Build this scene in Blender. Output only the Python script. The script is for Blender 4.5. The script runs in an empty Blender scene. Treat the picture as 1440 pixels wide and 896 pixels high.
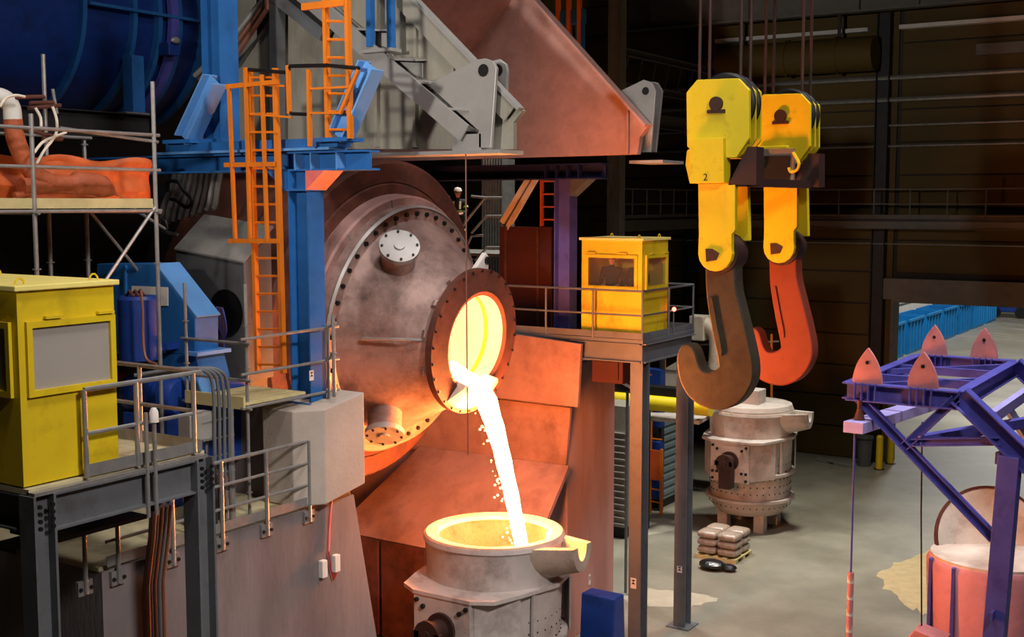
import bpy, bmesh, math, random
from mathutils import Vector, Matrix
random.seed(7)
V = Vector
SC = bpy.context.scene
COL = SC.collection

# ------------------------------------------------------------------ camera
FOC, HOR, EYE = 1700.0, 285.0, 10.2            # focal length and horizon line of a 1440x896 frame, eye height (m)
PIT = math.atan((448 - HOR) / FOC)
YAW = math.atan2(.543, .84)
FW = V((math.cos(YAW)*math.cos(PIT), math.sin(YAW)*math.cos(PIT), -math.sin(PIT)))
RT = V((math.sin(YAW), -math.cos(YAW), 0))
UP = RT.cross(FW)
cam = bpy.data.objects.new('camera', bpy.data.cameras.new('camera'))
COL.objects.link(cam)
cam.data.sensor_width = 36.0
cam.data.lens = 36.0 * FOC / 1440
cam.data.clip_end = 400
cam.matrix_world = Matrix(((RT.x, UP.x, -FW.x, 0), (RT.y, UP.y, -FW.y, 0), (RT.z, UP.z, -FW.z, EYE), (0, 0, 0, 1)))
SC.camera = cam

# ------------------------------------------------------------------ world, lights, exposure
w = bpy.data.worlds.new('hall_air'); SC.world = w; w.use_nodes = True
w.node_tree.nodes['Background'].inputs[0].default_value = (.62, .6, .7, 1)
w.node_tree.nodes['Background'].inputs[1].default_value = .05
SC.view_settings.view_transform = 'Standard'
SC.view_settings.look = 'None'
SC.view_settings.exposure = 0.0
SC.view_settings.gamma = 1.0
SC.view_settings.use_curve_mapping = False

def lamp(loc, aim, size, watts, col=(1, .95, .87), spread=math.pi):
    d = bpy.data.lights.new('hall_or_fill_lamp', 'AREA'); d.shape = 'DISK'; d.size = size; d.energy = watts; d.color = col; d.spread = spread
    o = bpy.data.objects.new('hall_or_fill_lamp', d); COL.objects.link(o)
    o.location = loc
    o.rotation_euler = (V(aim) - V(loc)).to_track_quat('-Z', 'Y').to_euler()
    return o
# floodlight on the near side wall, high-bay lamps and added fill lamps under the roof, lamps of the next hall
RD = math.radians
lamp((-4, 8.1, 12.7), (18, 12.6, 13.6), .8, 150, (1, .93, .88), RD(38))
lamp((7, 6, 22), (9.5, 12, 5), 2.5, 270, (1, .95, .9), RD(100))
lamp((7, -7, 20), (15, 12, 5), 2.5, 540, (1, .93, .93), RD(64))  # unseen front fill, added to brighten upright faces towards the camera side
lamp((16, 8, 22.5), (17, 11, 5), 2.5, 290, (1, .93, .95), RD(95))
lamp((23, 4, 22), (24.5, 5, 0), 2.5, 560, (.96, .92, 1), RD(75))
lamp((34, 10, 22), (34.5, 10.5, 0), 2.5, 820, (1, .96, .84), RD(70))
lamp((30, 17.5, 22), (29, 17, 0), 2.0, 520, (1, .97, .92), RD(60))  # unseen fill, added to lift the dark stairs and ribbed column
lamp((76, 17, 19), (80, 16, 0), 4, 3800, (1, .97, .92))
lamp((100, 17, 19), (100, 16, 0), 4, 3800, (1, .97, .92))
lamp((60, 9, 16), (62, 9, 0), 4, 1200, (1, .97, .92), RD(100))

# ------------------------------------------------------------------ measuring, mesh and object helpers
def S(px, py, X=None, Y=None, Z=None):
    """The point of the place that a photograph pixel shows, on the plane X=, Y= or Z= of the building."""
    r = FW + RT*((px-720)/FOC) - UP*((py-448)/FOC)
    t = X/r.x if X is not None else Y/r.y if Y is not None else (Z-EYE)/r.z
    return V((0, 0, EYE)) + r*t

class MB:
    def __init__(s): s.v = []; s.f = []
    def add(s, vs, fs):
        b = len(s.v); s.v += [V(q) for q in vs]; s.f += [tuple(b+i for i in f) for f in fs]; return s
    def hexa(s, c):  # eight corners: bottom loop, top loop
        return s.add(c, [(3, 2, 1, 0), (4, 5, 6, 7), (0, 1, 5, 4), (1, 2, 6, 5), (2, 3, 7, 6), (3, 0, 4, 7)])
    def box(s, x0, x1, y0, y1, z0, z1):
        x0, x1 = sorted((x0, x1)); y0, y1 = sorted((y0, y1)); z0, z1 = sorted((z0, z1))
        return s.hexa([(x0, y0, z0), (x1, y0, z0), (x1, y1, z0), (x0, y1, z0), (x0, y0, z1), (x1, y0, z1), (x1, y1, z1), (x0, y1, z1)])
    def prism(s, pts, vec):
        pts = [V(q) for q in pts]; vec = V(vec); n = len(pts)
        nr = V((0, 0, 0))
        for i in range(n): nr += pts[i].cross(pts[(i+1) % n])
        if nr.dot(vec) > 0: pts.reverse()
        return s.add(pts + [q+vec for q in pts], [tuple(range(n)), tuple(range(2*n-1, n-1, -1))] + [((i+1) % n, i, n+i, n+(i+1) % n) for i in range(n)])
    def frame(s, p0, p1, up):
        d = (V(p1)-V(p0)).normalized(); up = V(up)
        if abs(d.dot(up)) > .97: up = V((1, 0, 0)) if abs(d.x) < .9 else V((0, 1, 0))
        r = d.cross(up).normalized(); return d, r, r.cross(d)
    def bar(s, p0, p1, wd, ht, up=(0, 0, 1)):
        p0 = V(p0); p1 = V(p1); d, r, u = s.frame(p0, p1, up); r *= wd/2; u *= ht/2
        return s.hexa([p0-r-u, p0+r-u, p0+r+u, p0-r+u, p1-r-u, p1+r-u, p1+r+u, p1-r+u])
    def ibeam(s, p0, p1, h, wd, tf=.025, tw=.018, up=(0, 0, 1)):
        p0 = V(p0); p1 = V(p1); d, r, u = s.frame(p0, p1, up)
        for k in (-1, 1): s.bar(p0+u*k*(h-tf)/2, p1+u*k*(h-tf)/2, wd, tf, u)
        return s.bar(p0, p1, tw, h-2*tf, u)
    def channel(s, p0, p1, h, wd, t=.02, up=(0, 0, 1), side=1):
        p0 = V(p0); p1 = V(p1); d, r, u = s.frame(p0, p1, up)
        for k in (-1, 1): s.bar(p0+u*k*(h-t)/2, p1+u*k*(h-t)/2, wd, t, u)
        return s.bar(p0+r*side*(wd-t)/2, p1+r*side*(wd-t)/2, t, h-2*t, u)
    def path(s, pts, r, n=8, cap=True):
        pts = [V(q) for q in pts]; m = len(pts); rs = r if isinstance(r, (list, tuple)) else [r]*m
        t0 = (pts[1]-pts[0]).normalized(); a = t0.orthogonal().normalized(); vs = []; fs = []
        for i in range(m):
            t = (pts[min(i+1, m-1)]-pts[max(i-1, 0)]).normalized()
            a = (a - t*a.dot(t)).normalized(); b = t.cross(a)
            vs += [pts[i] + (a*math.cos(2*math.pi*k/n)+b*math.sin(2*math.pi*k/n))*rs[i] for k in range(n)]
        for i in range(m-1):
            for k in range(n):
                k2 = (k+1) % n; fs.append((i*n+k, i*n+k2, (i+1)*n+k2, (i+1)*n+k))
        if cap: fs += [tuple(range(n-1, -1, -1)), tuple((m-1)*n+k for k in range(n))]
        return s.add(vs, fs)
    def tube(s, p0, p1, r, n=8): return s.path([p0, p1], r, n)
    def lathe(s, prof, org, axis, n=48, closed=False, ang0=0, ang1=2*math.pi):
        """prof: (distance along the axis, radius); a zero radius closes the end."""
        org = V(org); ax = V(axis).normalized()
        ref = V((0, 0, 1)) if abs(ax.z) < .9 else V((1, 0, 0))
        a = (ref - ax*ref.dot(ax)).normalized(); b = ax.cross(a)
        full = abs(ang1-ang0-2*math.pi) < 1e-6; cols = n if full else n+1
        vs = []; m = len(prof)
        for (t, r) in prof:
            for k in range(cols):
                g = ang0+(ang1-ang0)*k/n
                vs.append(org+ax*t+(a*math.cos(g)+b*math.sin(g))*max(r, 1e-4))
        fs = []
        for i in range(m if closed else m-1):
            j = (i+1) % m
            for k in range(n):
                k2 = (k+1) % cols; fs.append((i*cols+k, i*cols+k2, j*cols+k2, j*cols+k))
        return s.add(vs, fs)
    def ball(s, c, r, n=6, sq=(1, 1, 1)):
        c = V(c); vs = []; fs = []; m = max(3, n//2+1)
        for i in range(m+1):
            th = math.pi*i/m
            for k in range(n):
                ph = 2*math.pi*k/n
                vs.append(c+V((math.sin(th)*math.cos(ph)*r*sq[0], math.sin(th)*math.sin(ph)*r*sq[1], math.cos(th)*r*sq[2])))
        for i in range(m):
            for k in range(n):
                fs.append((i*n+k, (i+1)*n+k, (i+1)*n+(k+1) % n, i*n+(k+1) % n))
        return s.add(vs, fs)
    def mesh(s, name, org=(0, 0, 0)):
        org = V(org); me = bpy.data.meshes.new(name)
        me.from_pydata([q-org for q in s.v], [], s.f); me.update()
        bm = bmesh.new(); bm.from_mesh(me)
        bmesh.ops.remove_doubles(bm, verts=bm.verts, dist=2e-4)
        bmesh.ops.recalc_face_normals(bm, faces=bm.faces); bm.to_mesh(me); bm.free()
        return me

def wloc(o):
    p = V((0, 0, 0))
    while o is not None: p += o.location; o = o.parent
    return p
def tag(o, label=None, cat=None, group=None, kind=None):
    for k, v in (('label', label), ('category', cat), ('group', group), ('kind', kind)):
        if v: o[k] = v
    return o
def thing(name, label, cat, loc, group=None):
    o = bpy.data.objects.new(name, None); COL.objects.link(o); o.location = loc; o.empty_display_size = .2
    return tag(o, label, cat, group)
def obj(mb, name, mat, parent=None, smooth=False, bev=0, label=None, cat=None, group=None, kind=None):
    org = wloc(parent) if parent is not None else (sum(mb.v, V((0, 0, 0)))/len(mb.v))
    me = mb.mesh(name, org); me.materials.append(mat)
    o = bpy.data.objects.new(name, me); COL.objects.link(o); o.parent = parent
    if parent is None: o.location = org
    if smooth:
        for p in me.polygons: p.use_smooth = True
        me.set_sharp_from_angle(angle=math.radians(35))
    if bev:
        b = o.modifiers.new('edge', 'BEVEL'); b.width = bev; b.segments = 2; b.limit_method = 'ANGLE'
    return tag(o, label, cat, group, kind)
def clones(me, name, parent, mats):
    """Alike small pieces that share one mesh, placed by matrices in the parent's space."""
    for m in mats:
        o = bpy.data.objects.new(name, me); COL.objects.link(o); o.parent = parent; o.matrix_local = m
def copy_tree(o, parent=None):
    c = o.copy(); COL.objects.link(c); c.parent = parent
    for ch in list(o.children): copy_tree(ch, c)
    return c
def turn(axis, to=None):
    return V(axis).to_track_quat('Z', 'Y').to_matrix().to_4x4()

def curve_pts(ctrl, n=8):
    out = []; c = [V(q) for q in ctrl]
    for i in range(len(c)-1):
        p0, p1, p2, p3 = c[max(i-1, 0)], c[i], c[i+1], c[min(i+2, len(c)-1)]
        for k in range(n):
            t = k/n; out.append(.5*((2*p1)+(p2-p0)*t+(2*p0-5*p1+4*p2-p3)*t*t+(3*p1-p0-3*p2+p3)*t**3))
    return out+[c[-1]]
# ------------------------------------------------------------------ materials
def lin(c):
    return tuple(((x/255)/12.92 if x/255 <= .04045 else ((x/255+.055)/1.055)**2.4) for x in c)
def M(name, col, rough=.6, metal=0., var=.22, scale=2.5, dirt=None, amt=.35, dscale=1.2, stretch=(1, 1, 1), bump=0., bscale=30, spec=.4):
    m = bpy.data.materials.new(name); m.use_nodes = True; nt = m.node_tree; N = nt.nodes; L = nt.links
    bs = N['Principled BSDF']; tc = N.new('ShaderNodeTexCoord'); mp = N.new('ShaderNodeMapping'); mp.inputs['Scale'].default_value = stretch
    L.new(tc.outputs['Object'], mp.inputs['Vector'])
    n1 = N.new('ShaderNodeTexNoise'); n1.inputs['Scale'].default_value = scale; n1.inputs['Detail'].default_value = 6; n1.inputs['Roughness'].default_value = .62
    L.new(mp.outputs[0], n1.inputs['Vector'])
    c = lin(col); cr = N.new('ShaderNodeValToRGB')
    cr.color_ramp.elements[0].position = .3; cr.color_ramp.elements[1].position = .72
    cr.color_ramp.elements[0].color = (*[x*(1-var) for x in c], 1); cr.color_ramp.elements[1].color = (*[min(1, x*(1+var)) for x in c], 1)
    L.new(n1.outputs['Fac'], cr.inputs[0]); out = cr.outputs[0]
    if dirt is not None:
        n2 = N.new('ShaderNodeTexNoise'); n2.inputs['Scale'].default_value = dscale; n2.inputs['Detail'].default_value = 9; n2.inputs['Roughness'].default_value = .7
        L.new(mp.outputs[0], n2.inputs['Vector'])
        r2 = N.new('ShaderNodeValToRGB'); r2.color_ramp.elements[0].position = .62-amt*.35; r2.color_ramp.elements[1].position = .8-amt*.2
        r2.color_ramp.elements[0].color = (0, 0, 0, 1); r2.color_ramp.elements[1].color = (.85, .85, .85, 1)
        L.new(n2.outputs['Fac'], r2.inputs[0])
        mx = N.new('ShaderNodeMixRGB'); mx.inputs[2].default_value = (*lin(dirt), 1)
        L.new(r2.outputs[0], mx.inputs[0]); L.new(out, mx.inputs[1]); out = mx.outputs[0]
    L.new(out, bs.inputs['Base Color'])
    bs.inputs['Roughness'].default_value = rough; bs.inputs['Metallic'].default_value = metal; bs.inputs['Specular IOR Level'].default_value = spec
    if bump:
        n3 = N.new('ShaderNodeTexNoise'); n3.inputs['Scale'].default_value = bscale; n3.inputs['Detail'].default_value = 4
        L.new(mp.outputs[0], n3.inputs['Vector'])
        bp = N.new('ShaderNodeBump'); bp.inputs['Strength'].default_value = bump; bp.inputs['Distance'].default_value = .05
        L.new(n3.outputs['Fac'], bp.inputs['Height']); L.new(bp.outputs[0], bs.inputs['Normal'])
    return m
def hot(name, col, strength, base=(60, 30, 20), vary=0., scale=2):
    m = bpy.data.materials.new(name); m.use_nodes = True; nt = m.node_tree; bs = nt.nodes['Principled BSDF']
    bs.inputs['Base Color'].default_value = (*lin(base), 1); bs.inputs['Roughness'].default_value = .7
    bs.inputs['Emission Color'].default_value = (*col, 1); bs.inputs['Emission Strength'].default_value = strength
    if vary:
        tc = nt.nodes.new('ShaderNodeTexCoord'); n = nt.nodes.new('ShaderNodeTexNoise'); n.inputs['Scale'].default_value = scale; n.inputs['Detail'].default_value = 6
        nt.links.new(tc.outputs['Object'], n.inputs['Vector'])
        mr = nt.nodes.new('ShaderNodeMapRange'); mr.inputs[1].default_value = .3; mr.inputs[2].default_value = .7
        mr.inputs[3].default_value = strength*(1-vary); mr.inputs[4].default_value = strength*(1+vary)
        nt.links.new(n.outputs['Fac'], mr.inputs[0]); nt.links.new(mr.outputs[0], bs.inputs['Emission Strength'])
    return m
def glass(name, col=(200, 205, 205), alpha=.25, rough=.06):
    m = bpy.data.materials.new(name); m.use_nodes = True; nt = m.node_tree; bs = nt.nodes['Principled BSDF']
    bs.inputs['Base Color'].default_value = (*lin(col), 1); bs.inputs['Roughness'].default_value = rough
    tr = nt.nodes.new('ShaderNodeBsdfTransparent'); mx = nt.nodes.new('ShaderNodeMixShader'); mx.inputs[0].default_value = alpha
    nt.links.new(tr.outputs[0], mx.inputs[1]); nt.links.new(bs.outputs[0], mx.inputs[2]); nt.links.new(mx.outputs[0], nt.nodes['Material Output'].inputs[0])
    return m

m_floor = M('floor_concrete', (128, 124, 110), .42, var=.3, scale=.35, dirt=(98, 92, 78), amt=.45, dscale=.16, bump=.08, bscale=6)
m_conc = M('grey_concrete', (120, 110, 108), .85, var=.18, scale=.9, dirt=(88, 76, 74), amt=.4, dscale=.6, stretch=(1, 1, .25), bump=.12, bscale=14)
m_pitwall = M('pinkish_pit_wall', (168, 132, 124), .75, var=.12, scale=1, dirt=(132, 98, 92), amt=.4, dscale=.8, stretch=(1, 1, .2))
m_pale = M('pale_concrete', (172, 160, 146), .85, var=.12, scale=1.2, bump=.1, bscale=16)
m_slab = M('slab_concrete', (176, 166, 130), .8, var=.25, scale=.8, dirt=(110, 100, 80), amt=.4)
m_panelw = M('ochre_wall_panel', (84, 66, 20), .7, var=.2, scale=.5, stretch=(1, .2, 1))
m_hall = M('dark_cladding', (54, 50, 46), .8, var=.3, scale=.3)
m_ggirder = M('grey_girder', (104, 100, 92), .6, var=.15)
m_dsteel = M('dark_steel', (48, 46, 46), .55, .3, var=.25)
m_black = M('black_steel', (22, 21, 21), .5, .2, var=.3)
m_gpaint = M('grey_paint', (96, 98, 100), .5, .1, var=.12, dirt=(70, 66, 62), amt=.25, dscale=2)
m_galv = M('galvanised', (150, 147, 142), .42, .55, var=.18, scale=6)
m_hood = M('hood_grey_plate', (150, 146, 132), .5, .25, var=.14, scale=1.2, dirt=(108, 100, 84), amt=.4, dscale=1.4, stretch=(1, 1, .3))
m_hoodl = M('hood_light_steel', (156, 154, 148), .42, .35, var=.1, scale=2)
m_pink = M('dusty_pink_plate', (170, 130, 118), .7, var=.16, scale=1.3, dirt=(142, 108, 96), amt=.5, dscale=2.2, bump=.15, bscale=9)
m_plate = M('scorched_steel_plate', (150, 112, 98), .6, .1, var=.25, scale=1., dirt=(96, 62, 50), amt=.45, dscale=.7, bump=.08, bscale=7)
m_rust = M('rust_brown_steel', (96, 54, 40), .75, .1, var=.3, scale=2, dirt=(52, 30, 26), amt=.5, dscale=1.5, bump=.15)
m_dkrust = M('dark_maroon_steel', (72, 30, 24), .7, .1, var=.25, scale=1)
m_cone = M('dusty_cone_steel', (166, 140, 130), .5, .25, var=.22, scale=1.5, dirt=(74, 52, 46), amt=.52, dscale=1.1, bump=.12, bscale=10)
m_ring = M('pinkish_ring_steel', (168, 132, 124), .6, .1, var=.15, scale=1.5, dirt=(96, 66, 60), amt=.35, dscale=.9)
m_blue = M('blue_paint', (36, 96, 158), .45, var=.12, dirt=(28, 66, 110), amt=.25)
m_lblue = M('light_blue_paint', (92, 146, 204), .45, var=.1)
m_dblue = M('deep_blue_paint', (24, 56, 128), .4, var=.15, dirt=(16, 28, 60), amt=.35)
m_navy = M('navy_beam_paint', (40, 46, 92), .5, var=.15)
m_violet = M('violet_blue_paint', (84, 84, 168), .45, var=.15, dirt=(58, 48, 108), amt=.3, dscale=2)
m_lilac = M('lilac_paint', (168, 160, 214), .5, var=.1)
m_yel = M('crane_yellow', (214, 190, 22), .45, var=.08, dirt=(150, 126, 24), amt=.2, dscale=2.5)
m_cab = M('cabin_yellow', (212, 182, 24), .5, var=.07, dirt=(146, 118, 22), amt=.28, dscale=1.1)
m_croof = M('cabin_roof_pale', (232, 214, 120), .6, var=.08)
m_org = M('safety_orange', (206, 110, 20), .5, var=.1)
m_dorg = M('dull_orange_panel', (196, 82, 34), .55, var=.1)
m_tarp = M('orange_tarpaulin', (206, 98, 44), .5, var=.15, scale=4, bump=.5, bscale=5)
m_red = M('red_paint', (176, 40, 40), .5)
m_pinkend = M('pink_stiffener', (212, 104, 98), .6)
m_fin = M('dusty_rose_fin', (196, 130, 126), .6, var=.1, dirt=(150, 96, 104), amt=.3)
m_hook1 = M('oily_dark_hook', (62, 56, 42), .6, .3, var=.3, scale=3, dirt=(40, 34, 26), amt=.45, dscale=2.2)
m_hook2 = M('red_brown_hook', (116, 48, 30), .6, .1, var=.2, scale=3, dirt=(104, 44, 30), amt=.35, dscale=3)
m_dkbrown = M('dark_brown_beam', (48, 26, 20), .6)
m_ladle = M('ladle_grey_paint', (186, 176, 168), .6, .1, var=.12, scale=2, dirt=(126, 112, 104), amt=.4, dscale=1.3, bump=.08)
m_rim = M('ladle_rim_refractory', (176, 160, 144), .85, var=.15, scale=4, dirt=(140, 104, 76), amt=.35, bump=.2)
m_lining = M('ladle_refractory_lining', (92, 82, 70), .9, var=.25, scale=6, dirt=(52, 38, 28), amt=.5, dscale=3, bump=.3)
m_pladle = M('pink_glow_tint', (206, 138, 140), .6, var=.1, dirt=(168, 118, 116), amt=.35)  # pinkish light of the stream put into the ladle's colour
m_cream = M('cream_white_lid', (222, 212, 194), .6, var=.1, dirt=(176, 150, 128), amt=.3, dscale=2)
m_white = M('off_white_paint', (214, 210, 200), .55, var=.08)
m_wood = M('scaffold_board', (190, 176, 124), .8, var=.2, scale=3, stretch=(1, .2, 1))
m_hose = M('orange_brown_duct', (180, 92, 56), .6, var=.15, scale=5, bump=.4, bscale=12)
m_skin = M('skin', (196, 140, 112), .6, var=.05)
m_cover = M('dark_coverall', (30, 32, 36), .8, var=.15)
m_refl = M('reflective_stripe', (214, 220, 190), .4, var=.05)
m_hiviz = M('lime_stripe', (190, 214, 90), .5, var=.05)
m_wrap = M('plastic_wrapped_sack', (158, 144, 130), .3, var=.2, scale=5, dirt=(120, 76, 56), amt=.4, dscale=3, bump=.6, bscale=8, spec=.7)
m_bag = M('black_plastic_bag', (20, 20, 24), .25, var=.2, bump=.5, bscale=9, spec=.7)
m_bbin = M('bright_blue_bin', (20, 128, 196), .5, var=.1)
m_steelblue = M('blue_grey_container', (120, 136, 140), .55, var=.1)
m_dirtywin = glass('dusty_window_film', (176, 168, 156), .75, .35)
m_clear = glass('clear_window', (120, 120, 120), .12, .03)
m_copper = M('copper_cable_hose', (128, 84, 66), .5, .2)
m_rope = M('wire_rope', (62, 46, 40), .6, .3)
m_melt = hot('molten_metal', (1., .28, .07), 360)
m_pool = hot('molten_pool', (1., .36, .08), 2.2, vary=.4)
m_mouth = hot('glowing_lining', (1., .66, .28), 1.5, (110, 74, 44), vary=.1, scale=1.2)
m_drop = hot('metal_droplet', (1., .5, .15), 14)
m_redlamp = hot('red_lamp', (1., .08, .05), 12)

# ------------------------------------------------------------------ the setting
def struct(mb, name, mat, bev=0): return tag(obj(mb, name, mat, None, bev=bev), kind='structure')
struct(MB().box(-15, 49, -16, 34, -.4, 0), 'floor', m_floor)
struct(MB().box(49, 135, -8, 48, -.4, 0), 'floor_annex', m_floor)
struct(MB().box(-15, 49, -16, 34, 24, 24.3), 'ceiling', m_hall)
struct(MB().box(-15, 49, 34, 34.3, 0, 24), 'wall_rear', m_hall)
struct(MB().box(-15, 49, -16.3, -16, 0, 24), 'wall_front', m_hall)
struct(MB().box(-15.3, -15, -16, 34, 0, 24), 'wall_left', m_hall)
DY0, DY1, DZ = 2.0, 12.95, 6.35                 # door opening to the next hall
wb = MB().box(47.6, 48, DY1, 34, 0, 24).box(47.6, 48, DY0, DY1, DZ, 24).box(47.6, 48, -16, DY0, 0, 24)
wall_back = struct(wb, 'wall_back', m_hall)
bays = [(13.95, 21.4), (21.5, 29), (5.2, 12.9), (-2.5, 5.1)]
for b, (y0, y1) in enumerate(bays):
    for k in range(19):
        z0 = k*1.25
        if b >= 2 and z0 < 7.4: continue
        obj(MB().box(47.46, 47.6, y0, y1, z0+.03, z0+1.22), 'wall_panel', m_panelw, wall_back)
obj(MB().box(47.46, 47.6, DY1+.12, 13.3, .03, 24), 'wall_panel', m_panelw, wall_back)
tr = struct(MB().box(47.3, 48.05, DY1-.02, DY1+.1, 0, DZ).box(47.3, 48.05, DY0, DY1+.1, DZ, DZ+.12), 'trim_1', m_ggirder)
struct(MB().box(46.9, 47.45, DY0-.3, DY1+.3, DZ+.14, DZ+.95), 'trim_2', m_ggirder)
# next hall
struct(MB().box(49, 135, 48, 48.3, 0, 20), 'wall_annex_side', m_white)
struct(MB().box(135, 135.3, -8, 48, 0, 20), 'wall_annex_end', m_white)
struct(MB().box(48, 135, -8, 48, 20, 20.3), 'ceiling_annex', m_hall)
struct(MB().box(48.2, 135, -8.3, -8, 0, 20), 'wall_annex_front', m_white)
# wall and hall columns, runway girder
for (x, y, nm) in ((47.2, 13.55, 'column_wall'), (47.2, 21.45, 'column_wall'), (47.2, 5.15, 'column_wall'), (38.0, S(866, 300, X=38).y, 'column_hall'), (30, 31, 'column_rear'), (20, 31, 'column_rear'), (10, 31, 'column_rear')):
    struct(MB().ibeam((x, y, 0 if y > 13 or x < 40 else DZ+1), (x, y, 23.9), .5, .42, .03, .025, up=(0, 1, 0)), nm, m_hood if 'hall' in nm else m_dsteel)
gir = thing('runway_girder', 'long grey crane runway girder high on the far wall', 'girder', (46.2, 8, 17.3))
obj(MB().ibeam((46.2, -12, 18.3), (46.2, 24, 18.3), 1.9, .5, .06, .03), 'girder_beam', m_ggirder, gir)
for k in range(16): obj(MB().box(45.96, 46.18, -10+k*2.2, -9.97+k*2.2, 17.42, 19.18), 'stiffener', m_ggirder, gir)
tag(obj(MB().box(47.1, 47.47, 14.2, 20.5, 16.75, 16.9), 'strip_rail', m_white), 'pale rail strip below the runway girder beside the ochre ductwork', 'rail')
tag(obj(MB().box(47.1, 47.47, 6.0, 13.0, 16.75, 16.9), 'strip_rail', m_white), 'pale rail strip below the runway girder above the doorway', 'rail')
tag(obj(MB().box(47.2, 47.47, 6, 10.2, 15.6, 16.0), 'wall_light_panel', m_ggirder), 'short grey panel under the rail strip above the doorway', 'panel')
for z, r, lab in ((14.95, .1, 'topmost grey pipe of four running along the far wall'), (14.12, .1, 'second grey pipe from the top along the far wall'),
                  (13.15, .05, 'thin pipe below the two thick ones along the far wall'), (12.36, .05, 'lowest thin pipe along the far wall above the walkway')):
    tag(obj(MB().tube((47.25, -4, z), (47.25, 26, z), r), 'wall_pipe', m_galv, smooth=True), lab, 'pipe', 'pipes along the far wall')
tag(obj(MB().tube((47.1, -6, 8.62), (47.1, 24, 8.62), .03), 'wall_cable', m_galv), 'thin straight cable running under the far walkway', 'cable')
duct = thing('ochre_duct', 'large ochre round duct under the runway girder', 'duct', (46.2, 18, 15.7))
obj(MB().tube((46.2, 13.6, 15.8), (46.2, 19.9, 15.8), .65, 20), 'duct_pipe', m_panelw, duct, smooth=True)
for y in (15, 17, 19): obj(MB().lathe([(-.05, .72), (.05, .72)], (46.2, y, 15.8), (0, 1, 0), 20), 'duct_band', m_panelw, duct)
for y in (15, 19): obj(MB().box(46.17, 46.23, y-.06, y+.06, 16.48, 17.36), 'duct_hanger', m_dsteel, duct)

def railing(parent, pts, h, posts, mat=None, r=.028, mids=1, toe=True, closed_ends=False, names=('top_rail', 'mid_rail', 'railing_post', 'toe_board')):
    """Pipe railing on the base line pts; posts: list of (segment, fraction)."""
    mat = mat or m_galv; up = V((0, 0, h)); pts = [V(q) for q in pts]
    obj(MB().path([q+up for q in pts], r), names[0], mat, parent, smooth=True)
    for k in range(mids):
        obj(MB().path([q+up*(k+1)/(mids+1) for q in pts], r*.85), names[1], mat, parent, smooth=True)
    for (i, t) in posts:
        q = pts[i].lerp(pts[i+1], t)
        obj(MB().tube(q, q+up, r), names[2], mat, parent, smooth=True)
    if toe:
        for i in range(len(pts)-1):
            obj(MB().bar(pts[i]+V((0, 0, .08)), pts[i+1]+V((0, 0, .08)), .01, .14), names[3], mat, parent)

wk = thing('wall_walkway', 'long steel walkway with pipe railing along the far wall', 'walkway', (46.2, 8, 9.2))
obj(MB().box(45.5, 47.2, -8, 21.3, 9.5, 9.6), 'deck', m_dsteel, wk)
obj(MB().channel((45.5, -8, 9.42), (45.5, 21.3, 9.42), .4, .1), 'edge_beam', m_ggirder, wk)
railing(wk, [(45.55, -8, 9.6), (45.55, 21.3, 9.6)], 1.1, [(0, k/22) for k in range(23)], m_ggirder)
wk2 = thing('cross_walkway', 'shorter steel walkway with railing joining the tall grey hall column', 'walkway', (41, 21, 9.2))
obj(MB().box(38.3, 45.4, 20.3, 21.2, 9.5, 9.6), 'deck', m_dsteel, wk2)
obj(MB().channel((38.3, 20.3, 9.36), (45.4, 20.3, 9.36), .4, .1), 'edge_beam', m_ggirder, wk2)
railing(wk2, [(38.4, 20.35, 9.6), (45.4, 20.35, 9.6)], 1.1, [(0, k/6) for k in range(7)], m_galv)
brg = thing('lattice_bridge', 'dark steel lattice bridge high beside the tall grey hall column', 'bridge', (42, 21.5, 14.5))
for z in (14.3, 15.5): obj(MB().ibeam((38.25, 20.2, z), (47.4, 20.2, z), .25, .2), 'chord', m_ggirder, brg)
for k in range(7): obj(MB().bar((38.4+k*1.1, 20.2, 14.3), (38.9+k*1.1, 20.2, 15.5), .06, .06), 'lattice_bar', m_ggirder, brg)
obj(MB().ibeam((38.25, 20.2, 13.2), (47.4, 20.2, 13.2), .5, .25), 'bottom_beam', m_ggirder, brg)

# concrete foundations round the pit
FY, FZ = 12.7, 5.5                              # front plane and top of the concrete foundation
fd = [(9.9, FY, 0), (16.1, FY, 0), (15.43, FY, 2.88), (14.88, FY, FZ-.05), (9.9, FY, FZ-.05)]
struct(MB().prism(fd, (0, 12, 0)), 'wall_foundation', m_conc)
struct(MB().box(9.89, 14.86, FY+.05, 24.6, FZ-.05, FZ), 'floor_foundation', m_slab)
pier = struct(MB().prism([(13.57, 13.43, FZ+.01), (13.57, 12.79, FZ+.01), (13.94, 12.47, FZ+.01), (14.9, 12.47, FZ+.16), (14.9, 13.43, FZ+.16)], (0, 0, 1.5)), 'pier_front', m_pale, bev=.02)
struct(MB().prism([(13.8, 13.48, FZ), (13.8, 16.8, FZ), (13.8, 16.2, 7.08), (13.8, 13.48, 7.08)], (.5, 0, 0)), 'pier_pedestal', m_conc)
struct(MB().box(23.7, 26.0, 13.8, 21, 0, 6.5), 'wall_pit', m_pitwall, bev=.02)
struct(MB().box(16.2, 23.7, 21.5, 21.8, 0, 6.5), 'wall_pit_rear', m_rust)

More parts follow.
